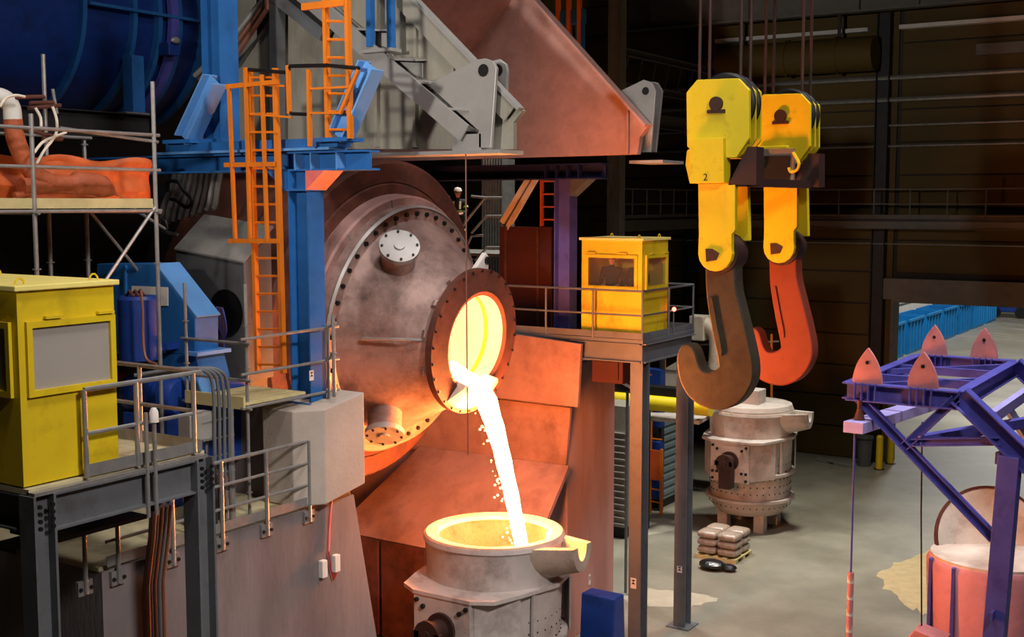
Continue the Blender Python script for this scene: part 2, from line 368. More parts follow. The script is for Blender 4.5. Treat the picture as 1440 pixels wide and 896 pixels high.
pl = thing('pit_lining', 'scorched steel plates lining the pit wall behind the metal stream', 'lining', (23.5, 16, 2))
def pxplate(name, pts, X, th, mat, parent, **k):
    return obj(MB().prism([S(a, b, X=X) for a, b in pts], (th, 0, 0)), name, mat, parent, **k)
pxplate('lining_plate', [(640, 458), (817, 484), (812, 573), (640, 552)], 23.38, .1, m_plate, pl, bev=.01)
pxplate('lining_plate', [(560, 545), (802, 574), (795, 658), (560, 630)], 23.58, .1, m_plate, pl, bev=.01)
q = [S(800, 655, X=23.5), S(590, 628, X=23.5), S(470, 745, X=21.2), S(740, 800, X=21.2)]
obj(MB().prism(q, (.06, 0, -.08)), 'chute_plate', m_plate, pl)
for k in range(5):
    q = [S(470+k*66, 748+k*13, X=21.22), S(530+k*66, 760+k*13, X=21.22)]
    obj(MB().prism([q[0], q[1], V((q[1].x, q[1].y, .2)), V((q[0].x, q[0].y, .2))], (.08, 0, 0)), 'apron_plate', m_rust, pl)

# ------------------------------------------------------------------ the tilting vessel
TL = math.radians(6.5)
VA = V((0, -math.cos(TL), -math.sin(TL)))       # axis, pointing out of the mouth
VO = V((18.6, 14.59, 7.8))                      # centre of the bolted flange
VU = V((1, 0, 0)).cross(VA).normalized()        # upwards across the axis
if VU.z < 0: VU = -VU
def ves(s, r, ang):                             # a point: distance along the axis, radius, angle from upwards towards -X
    return VO + VA*s + (VU*math.cos(ang) + V((-1, 0, 0))*math.sin(ang))*r
vs = thing('pouring_vessel', 'huge tilted steel vessel with glowing round mouth pouring metal', 'vessel', (18.6, 16, 5.1))
obj(MB().lathe([(1.55, 1.02), (1.62, 1.3), (1.62, 1.38), (1.76, 1.38), (1.76, 1.3), (1.82, .96), (1.78, .88)], VO, VA, 72), 'mouth_flange', m_rust, vs, smooth=True)
obj(MB().lathe([(1.78, .88), (1.2, .9), (.5, 1.0), (-.6, 1.15), (-.7, 0)], VO, VA, 48), 'mouth_lining', m_mouth, vs, smooth=True)
obj(MB().lathe([(1.45, .86), (1.4, .9), (1.36, .86)], VO, VA, 48, closed=True), 'lining_joint', m_org, vs, smooth=True)
obj(MB().lathe([(.06, 2.12), (.12, 2.1), (1.56, 1.2), (1.62, 1.2)], VO, VA, 80), 'cone', m_cone, vs, smooth=True)
obj(MB().lathe([(.12, 2.1), (.12, 2.34), (.02, 2.36), (-.1, 2.36)], VO, VA, 80), 'bolted_flange', m_cone, vs, smooth=True)
obj(MB().lathe([(.125, 2.32), (.17, 2.34), (.125, 2.38)], VO, VA, 80, closed=True), 'flange_bead', m_hoodl, vs, smooth=True)
obj(MB().lathe([(-.1, 2.3), (-.1, 2.5), (-.14, 2.54), (-.42, 2.54)], VO, VA, 80), 'end_disc', m_ring, vs, smooth=True)
obj(MB().lathe([(-.42, 2.5), (-.46, 2.72), (-.6, 2.78), (-.62, 2.9)], VO, VA, 80), 'shoulder', m_rust, vs, smooth=True)
obj(MB().lathe([(-.5, 2.76), (-.5, 3.12), (-.56, 3.18), (-1.5, 3.18), (-1.5, 2.95)], VO, VA, 96), 'riding_ring', m_rust, vs, smooth=True)
obj(MB().lathe([(-1.5, 3.0), (-4.6, 3.0), (-5.2, 2.0), (-5.3, 0)], VO, VA, 72), 'drum', m_rust, vs, smooth=True)
obj(MB().lathe([(-3.6, 3.0), (-3.6, 3.45), (-4.1, 3.45), (-4.1, 3.0)], VO, VA, 96), 'gear_ring', m_black, vs, smooth=True)
bolt = MB().lathe([(0, .045), (.05, .045), (.05, 0)], (0, 0, 0), (0, 0, 1), 6).mesh('bolt'); bolt.materials.append(m_black)
R0 = turn(VA); vl = wloc(vs)
clones(bolt, 'bolt', vs, [Matrix.Translation(ves(.12, 2.22, 2*math.pi*k/44)-vl) @ R0 for k in range(44)])
sb = MB().lathe([(0, .025), (.03, .025), (.03, 0)], (0, 0, 0), (0, 0, 1), 6).mesh('bolt'); sb.materials.append(m_black)
clones(sb, 'bolt', vs, [Matrix.Translation(ves(1.76, 1.34, 2*math.pi*k/28)-vl) @ R0 for k in range(28)])
for a0 in (-.35, .2, .75, 2.2): obj(MB().bar(ves(-.09, 2.34, a0), ves(-.09, 2.5, a0), .03, .02, VA), 'disc_seam', m_hoodl, vs)
# flanged nozzles on the cone
def nozzle(ang, s, r0):
    base = ves(s, r0, ang); out = (VU*math.cos(ang)+V((-1, 0, 0))*math.sin(ang) + VA*.5).normalized()
    z = obj(MB().lathe([(-.6, .32), (.42, .32)], base, out, 32), 'nozzle', m_cone, vs, smooth=True)
    obj(MB().lathe([(.36, .25), (.36, .37), (.46, .37), (.46, .1), (.49, .1), (.49, 0)], base, out, 36), 'nozzle_cover', m_hoodl, z, smooth=True)
    a = out.orthogonal().normalized(); b = out.cross(a)
    clones(sb, 'cover_bolt', z, [Matrix.Translation(base+out*.46+(a*math.cos(k*math.pi/4)+b*math.sin(k*math.pi/4))*.32-vl) @ turn(out) for k in range(8)])
nozzle(.66, .62, 1.78)
nozzle(2.55, .55, 1.82)
# lifting lug, grab bar and wedges at the mouth
lug = [ves(1.5, 1.15, -.42), ves(1.5, 1.62, -.28), ves(1.5, 1.68, -.2), ves(1.5, 1.2, .12)]
obj(MB().prism(lug, VA*.1), 'lifting_lug', m_white, vs, bev=.01)
hc = ves(1.45, 1.55, -.235); obj(MB().lathe([(-.02, .07), (.2, .07), (.2, 0)], hc, VA, 16), 'lug_hole', m_black, vs)
obj(MB().path([ves(.62, 1.75, 1.55), ves(.62, 1.95, 1.55), ves(1.3, 1.62, 1.5), ves(1.45, 1.3, 1.5)], .03), 'grab_bar', m_hoodl, vs, smooth=True)
for a0 in (.5, .95, 1.4, 1.95): obj(MB().bar(ves(1.42, 1.2, a0), ves(1.58, 1.32, a0), .12, .12, VA), 'wedge', m_cone, vs)
# pouring lip under the mouth
lipp = []
for k in range(9):
    a = math.pi-.62+1.24*k/8
    lipp.append((ves(1.7, .84, a), ves(2.0, .9, a), ves(1.98, 1.0, a), ves(1.7, 1.38, a)))
ml = MB(); ml.add([q for row in lipp for q in row], [(4*i+a, 4*i+(a+1) % 4, 4*i+4+(a+1) % 4, 4*i+4+a) for i in range(8) for a in range(4)] + [(0, 1, 2, 3), (35, 34, 33, 32)])
obj(ml, 'pouring_lip', m_rim, vs, smooth=True)

# metal stream falling into the ladle, and the bath in the ladle
sp = [(634, 512), (648, 527), (666, 541), (682, 560), (692, 588), (702, 622), (711, 660), (720, 700), (728, 740), (735, 775), (745, 840)]
sw = [.10, .17, .21, .21, .19, .165, .15, .14, .135, .13, .13]
pts = curve_pts([S(a, b, X=18.6) for a, b in sp], 4); sw = [x for i in range(len(sw)-1) for x in (sw[i], sw[i]*.75+sw[i+1]*.25, sw[i]*.5+sw[i+1]*.5, sw[i]*.25+sw[i+1]*.75)]+[sw[-1]]
stm = MB(); n = 14; vsx = []; fsx = []
for i, q in enumerate(pts):
    t = (pts[min(i+1, len(pts)-1)]-pts[max(i-1, 0)]).normalized(); a = V((1, 0, 0)); b = t.cross(a)
    for k in range(n):
        g = 2*math.pi*k/n; j = 1+.05*math.sin(1.3*i+k*1.7)
        vsx.append(q+(a*math.cos(g)*1.15+b*math.sin(g)*.8)*sw[i]*j)
for i in range(len(pts)-1):
    for k in range(n): fsx.append((i*n+k, i*n+(k+1) % n, (i+1)*n+(k+1) % n, (i+1)*n+k))
fsx += [tuple(range(n))]
stm.add(vsx, fsx)
st = tag(obj(stm, 'metal_stream', m_melt, smooth=True), 'white-hot stream of molten metal falling from the vessel mouth into the ladle', 'molten metal')
dr = MB()
for k in range(70):
    t = random.random()**.7; i = min(int(10+t*28), 38); q = pts[i].lerp(pts[i+1], random.random())
    dr.ball(q+V((random.uniform(-.1, .1), random.uniform(.1, .34), 0)), random.uniform(.008, .028), 5)
tag(obj(dr, 'metal_droplets', m_drop, st), kind='stuff')

# ------------------------------------------------------------------ ladles
LR = 1.29
def ladle(x, y, z, label, pool=True, group='casting ladles'):
    """Round ladle on z: rim at z+3.2, trunnion box on the -X and +X sides, spout to -Y."""
    t = thing('casting_ladle', label, 'ladle', (x, y, z), group); c = V((x, y, z)); up = (0, 0, 1)
    obj(MB().lathe([(.0, 0), (.0, LR-.3), (.18, LR-.12), (.5, LR-.06), (2.45, LR)], c, up, 64), 'shell', m_ladle, t, smooth=True)
    obj(MB().lathe([(2.42, LR-.02), (3.12, LR+.02), (3.16, LR+.06), (3.24, LR+.04)], c, up, 64), 'upper_shell', m_ladle, t, smooth=True)
    obj(MB().lathe([(3.2, LR+.05), (3.27, LR), (3.25, LR-.2), (3.18, LR-.24)], c, up, 64), 'rim', m_rim, t, smooth=True)
    obj(MB().lathe([(3.2, LR-.22), (1.2, LR-.3), (1.0, 0)], c, up, 48), 'lining', m_lining, t, smooth=True)
    for h in (1.32, .5): obj(MB().lathe([(h-.04, LR-.05), (h-.04, LR+.1), (h+.04, LR+.1), (h+.04, LR-.05)], c, up, 64), 'stiffener_ring', m_ladle, t, smooth=True)
    # collar plate, octagonal towards the trunnions
    half = [(0, -1.42), (.9, -1.2), (1.5, -1.0), (1.72, -.62), (1.72, .62), (1.5, 1.0), (.9, 1.2), (0, 1.42)]
    ring = [V((a, b, 0)) for a, b in half] + [V((-a, b, 0)) for a, b in reversed(half[1:-1])]
    obj(MB().prism([c+q+V((0, 0, 2.4)) for q in ring], (0, 0, .07)), 'collar_plate', m_ladle, t)
    for sx in (-1, 1):
        obj(MB().box(x+sx*1.58, x+sx*1.7, y-.62, y+.62, z+1.2, z+2.42), 'trunnion_plate', m_ladle, t, bev=.01)
        for sy in (-1, 1): obj(MB().prism([V((x+sx*1.6, y+sy*.6, z+1.25)), V((x+sx*1.6, y+sy*.6, z+2.4)), V((x+sx*.9, y+sy*1.12, z+2.4)), V((x+sx*.9, y+sy*1.12, z+1.25))], (0, sy*.04, 0)), 'gusset', m_ladle, t)
        p = obj(MB().lathe([(0, .3), (.1, .3), (.1, .2), (.42, .2), (.42, .27), (.5, .27), (.5, .1), (.54, .1), (.54, 0)], (x+sx*1.66, y, z+1.85), (sx, 0, 0), 28), 'trunnion', m_dkbrown, t, smooth=True)
        for a in range(4): obj(MB().box(x+sx*2.08, x+sx*2.16, y-.3+.47*(a % 2), y-.17+.47*(a % 2), z+1.78+.0*(a//2), z+1.92), 'trunnion_lug', m_dkbrown, p) if a < 2 else None
        obj(MB().box(x+sx*1.72, x+sx*2.1, y-.19, y+.19, z+1.05, z+1.72), 'trunnion_bracket', m_dkbrown, p, bev=.03)
        clones(bolt, 'bolt', t, [Matrix.Translation(V((sx*1.7, a, b))) @ turn((sx, 0, 0)) for a in (-.54, .54) for b in (1.28, 1.5, 2.3)] + [Matrix.Translation(V((sx*1.7, a, b))) @ turn((sx, 0, 0)) for a in (-.4, .4) for b in (1.5, 2.2)])
    for a in (-.5, .35, .9): obj(MB().bar(c+V((-LR*math.sin(a+.9)-.02, -LR*math.cos(a+.9)-.02, 1.3)), c+V((-LR*math.sin(a+.9)-.02, -LR*math.cos(a+.9)-.02, 2.4)), .05, .12, (0, 0, 1)), 'rib', m_ladle, t)
    # spout: open trough towards -Y
    sv = []; fs = []; ns = 10; rows = [(-LR+.55, .78, 3.14, 2.45), (-LR+.05, .5, 3.16, 2.5), (-LR-.62, .26, 3.2, 2.72)]
    for (yy, hw, zt, zb) in rows:
        for k in range(ns+1):
            a = math.pi*k/ns; sv.append(c+V((-math.cos(a)*(hw+.07), yy, zt+.05-(zt-zb)*math.sin(a))))
        for k in range(ns, -1, -1):
            a = math.pi*k/ns; sv.append(c+V((-math.cos(a)*(hw-.1), yy, zt+.05-(zt-zb-.2)*math.sin(a))))
    m = 2*(ns+1)
    for i in range(2):
        for k in range(m): fs.append((i*m+k, i*m+(k+1) % m, (i+1)*m+(k+1) % m, (i+1)*m+k))
    for k in range(ns): fs.append((2*m+k, 2*m+k+1, 2*m+m-2-k, 2*m+m-1-k))
    obj(MB().add(sv, fs), 'spout', m_rim if pool else m_ladle, t, smooth=True)
    for a in (math.pi/4, 3*math.pi/4, 5*math.pi/4, 7*math.pi/4):
        q = c+V((math.cos(a)*.85, math.sin(a)*.85, 0)); obj(MB().box(q.x-.16, q.x+.16, q.y-.16, q.y+.16, z-.52, z+.12), 'foot', m_ladle, t)
    rv = MB()
    for h in [.3+.22*k for k in range(9)]:
        for k in range(40):
            a = 2*math.pi*(k+.5*(int(h*10) % 2))/40; rv.ball(c+V((math.cos(a)*(LR-.03), math.sin(a)*(LR-.03), h)), .022, 5)
    tag(obj(rv, 'rivets', m_dkbrown, t), kind='stuff')
    return t
ladle(18.6, 12.42, .78, 'grey round ladle with molten metal in it, catching the metal stream')
tag(obj(MB().lathe([(0, .99), (.03, .98), (.03, 0)], (18.6, 12.42, 2.05), (0, 0, 1), 40), 'molten_bath', m_pool), 'glowing bath of molten metal inside the ladle under the stream', 'molten metal')
ladle(35.7, 14.1, .52, 'grey riveted ladle with a flat cover parked on the open floor', False)
lc = thing('ladle_cover', 'flat pale cover with two square boxes on top of the parked ladle', 'cover', (35.7, 14.1, 3.8))
obj(MB().lathe([(3.28, 0), (3.28, 1.3), (3.42, 1.25), (3.5, 0)], (35.7, 14.1, .52), (0, 0, 1), 48), 'cover_plate', m_ladle, lc, smooth=True)
for (a, b, s, h) in ((-.3, -.15, .32, .62), (-1.55, .95, .38, .62)): obj(MB().box(35.7+a-s, 35.7+a+s, 14.1+b-s, 14.1+b+s, 3.9-.1, 3.9+h-.1), 'burner_box', m_ladle, lc, bev=.02)
obj(MB().prism([V((34.2, 15.2, 3.35)), V((33.9, 17.4, 3.35)), V((34.6, 17.4, 3.35)), V((35.6, 15.4, 3.35))], (0, 0, .12)), 'cover_arm', m_ladle, lc)

# blue transfer car under the pouring ladle
tc = thing('transfer_car', 'blue steel ladle car cradling the pouring ladle', 'ladle car', (18.6, 12.4, 0))
obj(MB().box(17.0, 20.3, 11.0, 14.0, .05, .25), 'chassis', m_dblue, tc, bev=.02)
for (sx, sy) in ((-1, 1), (1, 1), (1, -1), (-1, -1)):
    x0 = 18.6+sx*1.95; y0 = 12.42+sy*(1.15 if sy < 0 else 1.0)
    h = 2.05 if (sx, sy) != (-1, -1) else 1.55
    if (sx, sy) == (1, -1): h = 2.5
    pr = [V((x0-.35, y0+sy*-.25, .25)), V((x0+.35, y0+sy*-.25, .25)), V((x0+.2, y0+sy*-.25, h)), V((x0-.2, y0+sy*-.25, h))]
    o = obj(MB().prism(pr, (0, sy*.75, 0)), 'cradle_post', m_blue if sx < 0 else m_dblue, tc, bev=.03)
    obj(MB().box(x0-.45, x0+.45, y0-.4, y0+.4, .25, .45), 'post_base', m_dblue, o)
for sy in (-1, 1):
    for sx in (-1, 1): obj(MB().lathe([(-.08, 0), (-.08, .22), (.08, .22), (.08, 0)], (18.6+sx*1.2, 12.4+sy*1.45, .2), (0, 1, 0), 20), 'wheel', m_dsteel, tc)

# pink ladle with its lid swung open, and the violet lifting frame over it
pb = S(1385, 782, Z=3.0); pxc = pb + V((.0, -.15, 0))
pk = thing('lidded_ladle', 'pink glow-tinted ladle with its round cream lid swung open under the violet frame', 'ladle', (pxc.x, pxc.y, 0), 'casting ladles')
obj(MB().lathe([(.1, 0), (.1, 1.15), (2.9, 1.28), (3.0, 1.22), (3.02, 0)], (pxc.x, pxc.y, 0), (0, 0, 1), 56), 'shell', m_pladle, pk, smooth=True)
for a in (2.2, 2.75, 3.3, 3.9, 4.5): obj(MB().bar((pxc.x+1.28*math.cos(a), pxc.y+1.28*math.sin(a), .2), (pxc.x+1.28*math.cos(a), pxc.y+1.28*math.sin(a), 3.0), .06, .14), 'rib', m_violet, pk)
obj(MB().lathe([(2.98, 1.2), (3.06, 1.2), (3.06, 0)], (pxc.x, pxc.y, 0), (0, 0, 1), 56), 'top_plate', m_cream, pk, smooth=True)
ln = V((-.8, -.45, .42)).normalized(); lcn = pxc + V((.7, .18, .14))
ld = obj(MB().lathe([(-.16, 0), (-.12, .9), (0, 1.1), (.06, 1.14), (.06, 1.06), (-.04, .9), (-.08, 0)], lcn, ln, 48), 'lid', m_cream, pk, smooth=True)
obj(MB().lathe([(-.03, 1.1), (-.03, 1.16), (.07, 1.16), (.07, 1.1)], lcn, ln, 48), 'lid_rim', m_rust, ld, smooth=True)
la = V((-ln.y, ln.x, 0)).normalized()
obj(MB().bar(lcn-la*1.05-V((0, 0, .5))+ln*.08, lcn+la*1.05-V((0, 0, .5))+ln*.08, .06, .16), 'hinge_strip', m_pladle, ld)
for k in range(8): obj(MB().lathe([(0, .035), (.04, .035), (.04, 0)], lcn+la*(-.9+k*.25)-V((0, 0, .5))+ln*.1, ln, 8), 'hinge_bolt', m_dkbrown, ld)
vf = thing('lifting_frame', 'violet-blue steel lifting frame with four pink pointed fin plates', 'frame', (23.5, 4.5, 0))
XF, XR, YL, YR, ZT = 21.3, 26.1, 6.6, 4.67, 7.0
for X in (XF, XR): obj(MB().ibeam((X, YL, ZT-.16), (X, YR, ZT-.16), .32, .24), 'cross_beam', m_violet, vf)
for Y in (YL, YR): obj(MB().ibeam((XF, Y, ZT-.16), (XR, Y, ZT-.16), .3, .2), 'side_beam', m_violet, vf)
for k in range(2):
    obj(MB().bar((XF+1.6+k*1.6, YL, ZT-.12), (XF+1.6+k*1.6, YR, ZT-.12), .1, .16), 'tie_beam', m_violet, vf)
    obj(MB().bar((XF+.1+k*2.3, YL, ZT-.1), (XF+2.3+k*2.3, YR, ZT-.1), .08, .1), 'diagonal_brace', m_violet, vf)
def fin(px, py, X):
    b = S(px, py, X=X); b.z = ZT-.02; pr = []
    for k in range(9):
        t = k/8; pr.append((.25*(1-t**2.2)+.015*(1-t), t*.66))
    poly = [b+V((0, -a, h)) for a, h in pr] + [b+V((0, a, h)) for a, h in reversed(pr[:-1])]
    f = obj(MB().prism(poly, (.08, 0, 0)), 'fin_plate', m_fin, vf, bev=.008)
    obj(MB().lathe([(-.01, .035), (-.01, 0)], b+V((0, 0, .4)), (1, 0, 0), 12), 'fin_hole', m_black, f)
    for s in (-.18, -.06, .06, .18): obj(MB().bar(b+V((-.1, s, .04)), b+V((-.1, s, -.26)), .012, .1, (1, 0, 0)), 'fin_stiffener', m_violet, f)
fin(1219, 540, XF-.04); fin(1297, 545, XF-.04); fin(1313, 498, XR-.04); fin(1383, 502, XR-.04)
def mem(a, b, X, wd, ht, mat=None, nm='brace'):
    p0, p1 = S(*a, X=X), S(*b, X=X); obj(MB().ibeam(p0, p1, ht, wd, .02, .018, up=(0, 1, .3)), nm, mat or m_violet, vf)
for X, dx, dy in ((XF, 0, 0),):
    mem((1205, 556), (1398, 757), X, .16, .17); mem((1345, 560), (1272, 628), X, .15, .16); mem((1283, 622), (1408, 620), X, .15, .14)
    mem((1350, 556), (1452, 655), X, .3, .34, nm='leg')
cp = S(1421, 640, X=XF); cb = S(1393, 900, X=XF)
obj(MB().bar(cp, V((XF, cp.y+.25, 0)), .36, .34, (0, 1, 0)), 'column', m_violet, vf, bev=.01)
obj(MB().bar(V((XF-.2, cp.y+.13, 3.35)), V((XF-.2, cp.y+.13, 3.2)), .44, .05, (0, 1, 0)), 'column_joint', m_violet, vf)
D = V((XR-XF, 0, 0)); p0 = S(1350, 556, X=XF)+D; p1 = S(1452, 655, X=XF)+D
obj(MB().ibeam(p0, p1, .3, .28, up=(0, 1, .3)), 'leg', m_violet, vf)
p0 = S(1345, 560, X=XF)+D; p1 = S(1272, 628, X=XF)+D; obj(MB().ibeam(p0, p1, .16, .15, up=(0, 1, .3)), 'brace', m_violet, vf)
obj(MB().bar(V((XR, 3.0, cp.z)), V((XR, 3.1, 0)), .36, .34, (0, 1, 0)), 'column', m_violet, vf)
obj(MB().bar(S(1290, 620, X=XF), S(1290, 620, X=XF)+D*.9+V((0, -2.2, .1)), .16, .18), 'brace', m_violet, vf)
a = S(1372, 575, X=XF); obj(MB().channel(V((22.2, 4.3, 6.45)), V((26.1, 4.3, 6.45)), .2, .14), 'inner_rail', m_lilac, vf)
obj(MB().bar((23.6, 4.3, 6.4), (25.3, 3.5, 4.4), .1, .14), 'inner_strut', m_hoodl, vf)
obj(MB().bar((XF, 4.0, 5.9), (XR, 3.4, 5.9), .12, .2), 'inner_strut', m_violet, vf)
hb = thing('lift_bar', 'lilac box beam hanging on rods below the violet frame', 'beam', (23.5, 6.5, 6))
b0 = S(1205, 600, X=21.0)+V((0, 0, .0)); 
e0 = S(1313, 566, X=25.5); obj(MB().bar((20.85, b0.y+.02, b0.z), e0, .36, .2), 'box_beam', m_lilac, hb, bev=.01)
obj(MB().tube((21.2, b0.y+.02, b0.z+.08), (21.2, b0.y+.02, ZT-.3), .045), 'hanger_rod', m_rust, hb, smooth=True)
obj(MB().tube((25.2, e0.y+.02, e0.z+.08), (25.2, e0.y+.02, ZT-.3), .045), 'hanger_rod', m_rust, hb, smooth=True)
obj(MB().lathe([(0, .1), (.2, .04)], (21.2, b0.y+.02, b0.z+.1), (0, 0, 1), 12), 'rod_shoe', m_rust, hb)
wy = b0.y+.02
obj(MB().tube((20.95, wy, b0.z-.1), (20.95, wy, S(1202, 806, X=20.95).z), .018, 6), 'hanging_cable', m_violet, hb)
hr = thing('hanging_rod', 'pink and white striped rod hanging on a cable from the lilac beam', 'rod', (20.95, wy, 1.2))
zz = S(1202, 806, X=20.95).z
obj(MB().tube((20.95, wy, .9), (20.95, wy, zz), .055, 12), 'rod_body', m_pladle, hr, smooth=True)
for k in range(9): obj(MB().lathe([(0, .06), (.14, .06)], (20.95, wy+.002, zz-.2-.3*k), (.1, 0, 1), 12), 'rod_band', m_white, hr, smooth=True)
zc = S(1296, 880, X=23.0)
tag(obj(MB().path([(23.0, S(1297, 590, X=23).y, 6.1), (23.0, S(1296, 700, X=23).y, 4.4), V((23.0, zc.y, zc.z))], .015, 6), 'steel_cable', m_dsteel), 'thin dark cable hanging from the violet frame beside the pink ladle', 'cable')
cl = thing('cable_block', 'small white block on the end of the dark cable beside the pink ladle', 'block', (23.0, zc.y, .0))
obj(MB().prism([V((22.7, zc.y-.5, zc.z-.35)), V((22.7, zc.y+.2, zc.z-.2)), V((22.7, zc.y+.05, zc.z+.0)), V((22.7, zc.y-.5, zc.z-.12))], (.5, 0, 0)), 'block_body', m_pladle, cl, bev=.02)
obj(MB().box(22.75, 23.15, zc.y-.4, zc.y+.1, 0, zc.z-.25), 'block_post', m_pladle, cl)

# ------------------------------------------------------------------ crane hooks
HX, HY = 19.5, None
def hook_block(X, sc, label, mhook, mshank):
    """The block as seen on the plane of its face; the second block stands the same way further along the beam."""
    def H(a, b, X=X): return S(a, b, X=19.5)+V((X-19.5, sc, 0))
    t = thing('hook_block', label, 'crane hook', H(1003, 350), 'ladle crane hook blocks')
    octo = [(965, 130), (980, 112), (1038, 110), (1053, 126), (1053, 195), (1035, 222), (985, 222), (966, 206)]
    o = obj(MB().prism([H(a, b) for a, b in octo], (.1, 0, 0)), 'side_plate', m_yel, t, bev=.012)
    for dx in (.3, .54): obj(MB().prism([H(a, b)+V((dx, 0, 0)) for a, b in octo], (.06, 0, 0)), 'side_plate', m_yel, t, bev=.01)
    obj(MB().prism([H(a, b)+V((.1, 0, 0)) for a, b in [(975, 135), (1045, 130), (1045, 200), (985, 212)]], (.42, 0, 0)), 'block_core', m_gpaint, t)
    pc = H(1008, 146)
    obj(MB().lathe([(-.06, 0), (-.06, .12), (.68, .12), (.68, 0)], pc, (1, 0, 0), 24), 'sheave_pin', m_dkbrown, o, smooth=True)
    obj(MB().box(pc.x-.05, pc.x, pc.y-.16, pc.y+.16, pc.z-.16, pc.z-.1), 'keeper_plate', m_dkbrown, o)
    for dx in (.14, .38):
        obj(MB().lathe([(-.06, .3), (-.06, .5), (-.03, .54), (.03, .54), (.06, .5), (.06, .3)], pc+V((dx+.06, -.08, .0)), (1, 0, 0), 40), 'sheave', m_black, t, smooth=True)
    hs = obj(MB().prism([H(a, b)+V((-.12, 0, 0)) for a, b in [(974, 196), (1021, 194), (1022, 257), (974, 258)]], (.3, 0, 0)), 'hook_housing', m_yel, t, bev=.015)
    obj(MB().prism([H(a, b)+V((.0, 0, 0)) for a, b in [(966, 212), (974, 206), (974, 258), (970, 258), (964, 232)]], (.5, 0, 0)), 'housing_side', m_yel, hs)
    sh = obj(MB().prism([H(a, b)+V((.05, 0, 0)) for a, b in [(980, 258), (1032, 258), (1032, 324), (1027, 330), (1027, 352)] + [(1004+24*math.cos(g), 357+25*math.sin(g)) for g in [0, .4, .8, 1.2, 1.57, 1.95, 2.35, 2.75, 3.14]] + [(981, 330)]], (.12, 0, 0)), 'shank', mshank, t, bev=.01)
    obj(MB().prism([H(a, b)+V((.62, 0, 0)) for a, b in [(982, 256), (1032, 256), (1034, 340), (982, 340)]], (.12, 0, 0)), 'shank', m_yel, t, bev=.01)
    obj(MB().prism([H(a, b)+V((.03, 0, 0)) for a, b in [(991, 350), (1000, 350), (1010, 356), (1006, 366), (992, 368)]], (.06, 0, 0)), 'pin_plate', m_dkbrown, sh)
    obj(MB().lathe([(0, 0), (0, .36), (.5, .36), (.5, 0)], H(1004, 357)+V((.17, 0, 0)), (1, 0, 0), 32), 'hook_eye', m_dkbrown, t, smooth=True)
    # the hook: thick plate, outer and inner outline
    outer = curve_pts([H(983, 372), H(985, 420), H(993, 470), H(1001, 510), H(1000, 521), H(985, 526), H(976, 518), H(968, 494), H(958, 486), H(947, 492), H(943, 512), H(950, 545), H(970, 570), H(1002, 580), H(1030, 570), H(1048, 545), H(1052, 520), H(1046, 485), H(1035, 440), H(1027, 405), H(1026, 372)], 5)
    hk = obj(MB().prism([q+V((.25, 0, 0)) for q in outer], (.36, 0, 0)), 'hook', mhook, t, bev=.03)
    obj(MB().prism([q+V((.22, 0, 0)) for q in curve_pts([H(989, 420), H(996, 465), H(1003, 500), H(1008, 498), H(1001, 460), H(994, 420)], 3)], (.04, 0, 0)), 'wear_strip', mhook, hk)
    for k in range(4):
        a = H((978, 984, 1036, 1042)[k], 118)
        obj(MB().tube(a+V((.18+.24*(k % 2), 0, 0)), V((a.x+.18+.24*(k % 2), a.y, 23.9)), .022, 6), 'wire_rope', m_rope, t)
        obj(MB().tube(a+V((.24+.24*(k % 2), .04, 0)), V((a.x+.24+.24*(k % 2), a.y+.04, 23.9)), .022, 6), 'wire_rope', m_rope, t)
    return t, H
m_shank2 = M('orange_yellow_paint', (226, 150, 30), .5, var=.12, dirt=(170, 90, 30), amt=.3)
h1, H1 = hook_block(19.5, 0, 'yellow crane hook block marked 2 with dark oily hook', m_hook1, m_yel)
h2, H2 = hook_block(22.85, .1, 'yellow crane hook block with red-brown hook and orange-lit shank', m_hook2, m_yel)
fc = bpy.data.curves.new('number', 'FONT'); fc.body = '2'; fc.size = .17; fc.extrude = .002; fc.align_x = 'CENTER'
fo = bpy.data.objects.new('number_text', fc); COL.objects.link(fo); fc.materials.append(m_black)
bpy.context.view_layer.update(); fm = bpy.data.meshes.new_from_object(fo.evaluated_get(bpy.context.evaluated_depsgraph_get())); bpy.data.objects.remove(fo); fo = bpy.data.objects.new('number', fm); COL.objects.link(fo)
fo.parent = h1; fo.matrix_local = Matrix.Translation(H1(996, 254)+V((-.125, 0, 0))-wloc(h1)) @ Matrix.Rotation(-math.pi/2, 4, 'Z') @ Matrix.Rotation(math.pi/2, 4, 'X')
lb = thing('hook_yoke', 'dark brown beam linking the two yellow hook blocks', 'beam', (21.3, 8.4, 10.4))
ha, hb2 = H1(1035, 240), H2(1035, 240)
obj(MB().box(19.6, 23.3, H1(1046, 258).y, H1(1026, 258).y, H1(1040, 262).z, H1(1040, 250).z), 'yoke_bar', m_dkbrown, lb)
obj(MB().prism([H1(1022, 260)+V((.05, 0, 0)), H1(1062, 260)+V((.05, 0, 0)), H1(1062, 206)+V((.05, 0, 0)), H1(1050, 206)+V((.05, 0, 0))], (.35, 0, 0)), 'yoke_bracket', m_dkbrown, lb)
obj(MB().prism([H2(1022, 260)+V((.05, 0, 0)), H2(1066, 260)+V((.05, 0, 0)), H2(1066, 206)+V((.05, 0, 0)), H2(1050, 206)+V((.05, 0, 0))], (.35, 0, 0)), 'yoke_bracket', m_dkbrown, lb)
bo = obj(MB().prism([V((22.65, *q)) for q in [(hb2.y+.72, hb2.z-.2), (hb2.y+.02, hb2.z-.2), (hb2.y+.02, hb2.z+.5), (hb2.y+.72, hb2.z+.5)]], (.08, 0, 0)), 'sign_board', m_ggirder, lb)
obj(MB().box(22.62, 22.66, hb2.y+.1, hb2.y+.64, hb2.z-.12, hb2.z+.36), 'sign_face', m_black, bo)
